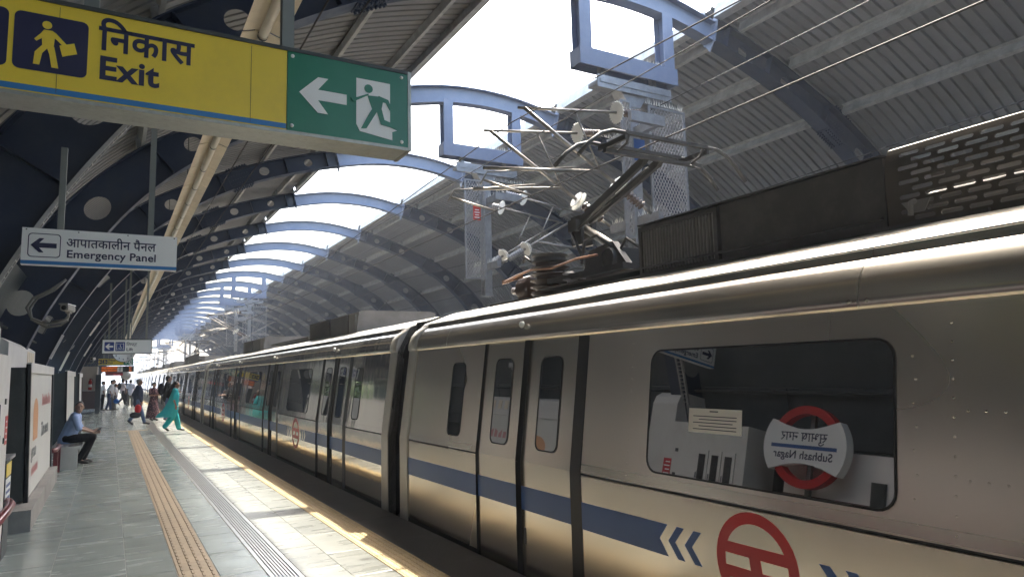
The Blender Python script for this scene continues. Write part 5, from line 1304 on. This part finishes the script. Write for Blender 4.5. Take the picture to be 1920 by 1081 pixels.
def person(label, loc, rz, h, P, cl, vox=.016, group='people on the platform'):
    """P: joints (hip, chest, neck, head, yaw, pitch, armL, armR, legL, legR); cl: clothing"""
    t = thing('person', label, 'person', loc, rz, group); k = h/1.70; t.scale = (k,k,k)
    hip, chest, neck, hc = [Vector(P[n]) for n in ('hip','chest','neck','head')]
    up = (neck-hip).normalized(); fw = Vector(P.get('fw',(0,1,0))); rt = fw.cross(up).normalized(); B = MB()
    sh = {s_: neck - up*.075 + rt*s_*.165 for s_ in (-1,1)}; hp = {s_: hip + rt*s_*.085 - up*.02 for s_ in (-1,1)}
    R = head_parts(B, hc, P.get('yaw',0), P.get('pitch',0)); cap(B, neck-up*.03, hc+Vector((0,-.01,-.06)), .058,.052)
    chain(B, [hip, hip.lerp(chest,.5), chest, neck-up*.09], [.125,.118,.130,.10])
    for s_ in (-1,1): cap(B, neck-up*.08, sh[s_], .075,.058)
    for s_, nm in ((-1,'armL'),(1,'armR')):
        e, w, hd = [Vector(q) for q in P[nm]]; chain(B, [sh[s_], e, w], [.050,.040,.027]); hand(B, w, hd, P.get('thumb',(0,0,1)), P.get('curl',.5))
    for s_, nm in ((-1,'legL'),(1,'legR')):
        kn, an, toe = [Vector(q) for q in P[nm]]; chain(B, [hp[s_], kn, an], [.075,.055,.038]); cap(B, an, toe, .035,.028)
    fuse(B, 'body', cl.get('skin',M['skin']), t, vox)
    # hair
    H = MB(); hl = cl.get('hair','short'); tmp = MB(); tmp.ell((0,-.022,.045),.083,.098,.086,16,10); tmp.ell((0,-.055,-.01),.078,.062,.075,14,9)
    if hl == 'long': tmp.tube([(0,-.09,.02),(0,-.13,-.12),(.0,-.15,-.32),(.02,-.15,-.50)],[.07,.075,.07,.03],12)
    if hl == 'bun': tmp.ell((0,-.12,.0),.05,.05,.05,12,8)
    for p in tmp.v: H.v.append(tuple(R@Vector(p)+hc))
    H.f, H.m, H.sm = tmp.f, tmp.m, tmp.sm
    if hl != 'bald': fuse(H, 'hair', cl.get('hairmat',M['hair']), t, .012)
    # eyes
    for s_ in (-1,1):
        e = MB(); q = R@Vector((s_*.033,.087,.018))+hc; e.ell(q,.012,.008,.006,8,6); e.build('eye', M['hair'], t)
    # upper garment
    if cl.get('top'):
        S = MB(); chain(S, [hip-up*cl.get('hem',.06), hip.lerp(chest,.5), chest, neck-up*.07], [.155*cl.get('girth',1),.150*cl.get('girth',1),.158,.115])
        for s_ in (-1,1):
            e, w, _ = [Vector(q) for q in P['armL' if s_<0 else 'armR']]; cap(S, neck-up*.075, sh[s_], .085,.075); sl = cl.get('sleeve',.5)
            if sl <= 1: cap(S, sh[s_], sh[s_].lerp(e,sl), .070,.060)
            else: chain(S, [sh[s_], e, e.lerp(w,sl-1)], [.072,.058,.048])
        if cl.get('collar'): cap(S, neck-up*.04, neck-up*.01, .072,.068)
        if cl.get('skirt'):
            rings = cl['skirt']; n = 20; vv = []
            for (cx_,cy_,z,rx,ry) in rings:
                for q in range(n): a = 2*pi*q/n; wv = 1+.05*sin(5*a+z*9); vv.append((cx_+rx*wv*cos(a),cy_+ry*wv*sin(a),z))
            m_ = len(rings); S.add(vv,[(i*n+q,i*n+(q+1)%n,(i+1)*n+(q+1)%n,(i+1)*n+q) for i in range(m_-1) for q in range(n)]+[tuple(range(n))[::-1],tuple(range((m_-1)*n,m_*n))])
        fuse(S, cl.get('topname','shirt'), cl['top'], t, vox)
    if cl.get('pants'):
        S = MB(); S.ell(hip-up*.02,.165,.135,.12,14,9)
        for s_, nm in ((-1,'legL'),(1,'legR')):
            kn, an, toe = [Vector(q) for q in P[nm]]; chain(S, [hp[s_], kn, an.lerp(kn,.06)], [.098,.076*cl.get('loose',1),.062*cl.get('loose',1)])
        fuse(S, 'trousers', cl['pants'], t, vox)
    for s_, nm in ((-1,'legL'),(1,'legR')):
        kn, an, toe = [Vector(q) for q in P[nm]]; S = MB(); d = (toe-an); cap(S, an-d*.18+Vector((0,0,-.022)), toe, .046,.036); S.ell(toe,.044,.05,.034,10,7); fuse(S, 'shoe', cl.get('shoe',M['shoe']), t, .014)
    return t
def standing(walk=0., arml=None, armr=None, yaw=0, pitch=0, lean=0.):
    w = walk
    return dict(hip=(0,0,.92), chest=(0,.02+lean*.5,1.22), neck=(0,.01+lean,1.45), head=(0,.035+lean*1.1,1.585), yaw=yaw, pitch=pitch,
        legL=((-.095,.16*w,.50),(-.10,.30*w,.085+.0*w),(-.11,.30*w+.15,.035)), legR=((.095,-.02*w,.50),(.10,-.34*w,.10+.10*w),(.11,-.34*w+.13-.03*w,.035+.03*w)),
        armL=arml or ((-.23,-.05-.1*w,1.14),(-.25,.02-.1*w,.90),(0,.1,-1)), armR=armr or ((.23,-.03+.1*w,1.14),(.25,.06+.12*w,.90),(0,.1,-1)), thumb=(0,1,0))
EAST = -pi/2
# seated man, turned to look over his right shoulder at the camera
P = dict(hip=(0,0,.565), chest=(0,.10,.82), neck=(0,.16,1.05), head=(.02,.20,1.185), yaw=RAD(-84), pitch=-.02, fw=(0,1,-.2),
    legL=((-.12,.46,.555),(-.12,.30,.10),(-.12,.44,.038)), legR=((.12,.46,.55),(.11,.22,.10),(.12,.37,.038)),
    armL=((-.22,.22,.76),(-.06,.47,.66),(.3,1,-.1)), armR=((.23,.20,.76),(.07,.45,.66),(-.3,1,-.1)), thumb=(0,0,1), curl=.7)
seat_man = person('man in light blue shirt and black trousers sitting on the bench holding a phone', (-.72,17.45,0), EAST, 1.70, P, dict(skin=mat('light_skin',(.46,.28,.20),.5), top=M['c_sky'], pants=M['c_black'], sleeve=1.12, collar=1, girth=1.04), .0105)
ph = tag(MB().prism(rrect(-.036,.036,-.075,.075,.01,3),'z',0,.008).build('smartphone', M['dark']), 'black smartphone in the hands of the seated man', 'phone'); ph.location = (-.17,17.42,.69); ph.rotation_euler = (.5,.15,EAST+.3)
# man in navy jacket with red bag
P = standing(.85, armr=((.24,-.02,1.13),(.27,.08,.88),(0,.1,-1)), yaw=-.1)
person('man in navy jacket and jeans striding with a red and black bag', (.98,30.4,0), EAST+.1, 1.74, P, dict(top=M['c_navy'], pants=M['c_denim'], sleeve=1.95, hem=.12, girth=1.08, hairmat=mat('grey_hair',(.16,.15,.14),.6)), .012)
bg = thing('carry_bag', 'red and black cloth bag held by the man in the navy jacket', 'bag', (.98,30.05,.30)); b = MB(); b.ell((0,0,.33),.12,.08,.17,14,9); fuse(b,'red_part',M['c_red'],bg,.018); b = MB(); b.ell((-.08,0,.10),.20,.09,.12,14,9); fuse(b,'black_part',M['c_black'],bg,.018); MB().tube([(0,0,.46),(.02,0,.58),(.04,0,.46)],.01,6).build('strap',M['c_black'],bg)
# woman in long floral dress looking at her phone
P = standing(0, arml=((-.22,.02,1.14),(-.06,.22,1.13),(.2,1,.2)), armr=((.22,.02,1.14),(.06,.22,1.13),(-.2,1,.2)), pitch=-.45)
person('woman in a long brown floral dress reading her phone', (1.63,33.0,0), EAST-.9, 1.58, P, dict(top=M['c_floral'], sleeve=.85, topname='dress', hair='bun', skirt=[(0,0,1.0,.15,.12),(0,0,.85,.19,.17),(0,0,.5,.25,.23),(0,0,.12,.31,.29)]), .014)
ph = tag(MB().box(-.035,.035,-.07,.07,0,.009).build('smartphone', M['dark']), 'dark smartphone in the hands of the woman in the floral dress', 'phone'); ph.location = (1.83,32.90,1.10); ph.rotation_euler = (.6,0,EAST-.9)
# man in black shirt with backpack
P = standing(.25, arml=((-.24,.06,1.16),(-.14,.30,1.10),(.3,1,-.2)), armr=((.24,.05,1.16),(.16,.30,1.10),(-.2,1,-.1)), yaw=-.25)
person('bearded man in charcoal shirt and jeans wearing a black backpack', (2.08,31.8,0), EAST+.15, 1.84, P, dict(top=M['c_char'], pants=M['c_denim'], sleeve=.9, girth=1.08), .014)
bp = thing('backpack', 'black backpack on the back of the bearded man', 'bag', (2.08,31.8,0), EAST+.15); b = MB(); b.ell((0,-.24,1.32),.16,.12,.25,14,10); fuse(b,'pack',M['c_black'],bp,.02)
# woman in turquoise walking towards the train, long tunic trailing
P = standing(.75, arml=((-.24,.0,1.14),(-.23,.14,.95),(0,.4,-1)), armr=((.24,-.02,1.14),(.26,.06,.90),(0,.1,-1)), yaw=-.25, pitch=-.12, lean=.05)
person('woman in turquoise tunic and trousers walking up to the train, black shawl over her shoulder', (1.86,25.85,0), EAST+.05, 1.62, P, dict(top=M['c_turq'], pants=M['c_turq'], sleeve=1.15, topname='tunic', hair='long', loose=1.35, girth=1.12, skirt=[(0,.03,1.15,.15,.13),(0,-.02,.95,.20,.18),(0,-.08,.75,.22,.25),(0,-.16,.60,.23,.31),(0,-.21,.50,.22,.33)]), .012)
bw = thing('black_shawl', 'black shawl hanging over the shoulder of the woman in turquoise', 'shawl', (1.86,25.85,0), EAST+.05); b = MB(); b.tube([(-.10,.12,1.30),(-.06,.02,1.40),(.0,-.10,1.34),(.02,-.18,1.10)],[.06,.07,.08,.06],10); fuse(b,'cloth',M['c_black'],bw,.018)
# commuters further along
def walker_p(label, x, y, rz, h, top, pants, walk, **k): person(label,(x,y,0),rz,h,standing(walk, yaw=k.pop('yaw',0), lean=k.pop('lean',0)),dict(top=top,pants=pants,sleeve=k.pop('sleeve',.8),**k),.022)
walker_p('man in white shirt and blue jeans leaning forward beside the brown kiosk', .02,45.3,EAST+.05,1.72,M['c_white'],M['c_dkdenim'],.35,lean=.10,sleeve=1.0)
walker_p('man in white shirt and black trousers half hidden by the brown kiosk', -.30,46.0,EAST+.2,1.66,M['c_white'],M['c_black'],.1)
walker_p('man in white shirt and grey trousers behind the man in blue jeans', .22,46.6,EAST+.3,1.74,M['c_white'],M['c_grey'],.1)
walker_p('man in pinkish white shirt striding with a black backpack', .78,53.8,EAST+.5,1.76,mat('pinkish_shirt',(.62,.52,.53),.75),M['c_black'],.9)
bp = thing('backpack', 'black backpack on the striding man in the pinkish shirt', 'bag', (.78,53.8,0), EAST+.5); b = MB(); b.ell((0,-.22,1.30),.15,.11,.24,12,9); fuse(b,'pack',M['c_black'],bp,.025)
walker_p('man in pale blue shirt and grey trousers seen from behind', 1.18,50.3,.1,1.70,M['c_lilac'],M['c_grey'],.25)
walker_p('man in dark clothes walking beyond the man in the pinkish shirt', 1.05,56.5,EAST+1.2,1.68,M['c_navy'],M['c_black'],.6)
walker_p('boy in white shirt with blue bag next to the man in blue jeans', .33,46.2,EAST,1.50,M['c_white'],M['c_grey'],.1)
walker_p('person in white waiting near the far train doors', 1.9,58.0,EAST,1.66,M['c_white'],M['c_denim'],.0)
bg = thing('carry_bag', 'blue carrier bag hanging by the man in blue jeans', 'bag', (.38,45.35,.38)); b = MB(); b.ell((0,0,.15),.15,.08,.14,12,8); fuse(b,'pouch',M['c_blue'],bg,.025); MB().tube([(0,0,.27),(.0,0,.42)],.01,6).build('strap',M['c_blue'],bg)
# ------------------------------------------------------------------ hazy city air
hb = MB().box(-2600, 2600, -2600, 3600, -11.0, 13.0).build('haze', bpy.data.materials.new('haze_air')); hb['kind'] = 'stuff'
hm = hb.data.materials[0]; hm.use_nodes = True; hn = hm.node_tree; hn.nodes.remove(hn.nodes['Principled BSDF'])
pv = hn.nodes.new('ShaderNodeVolumePrincipled'); pv.inputs['Color'].default_value = (.74,.83,.97,1); pv.inputs['Density'].default_value = .0016; pv.inputs['Anisotropy'].default_value = .35
hn.links.new(pv.outputs[0], hn.nodes['Material Output'].inputs['Volume'])
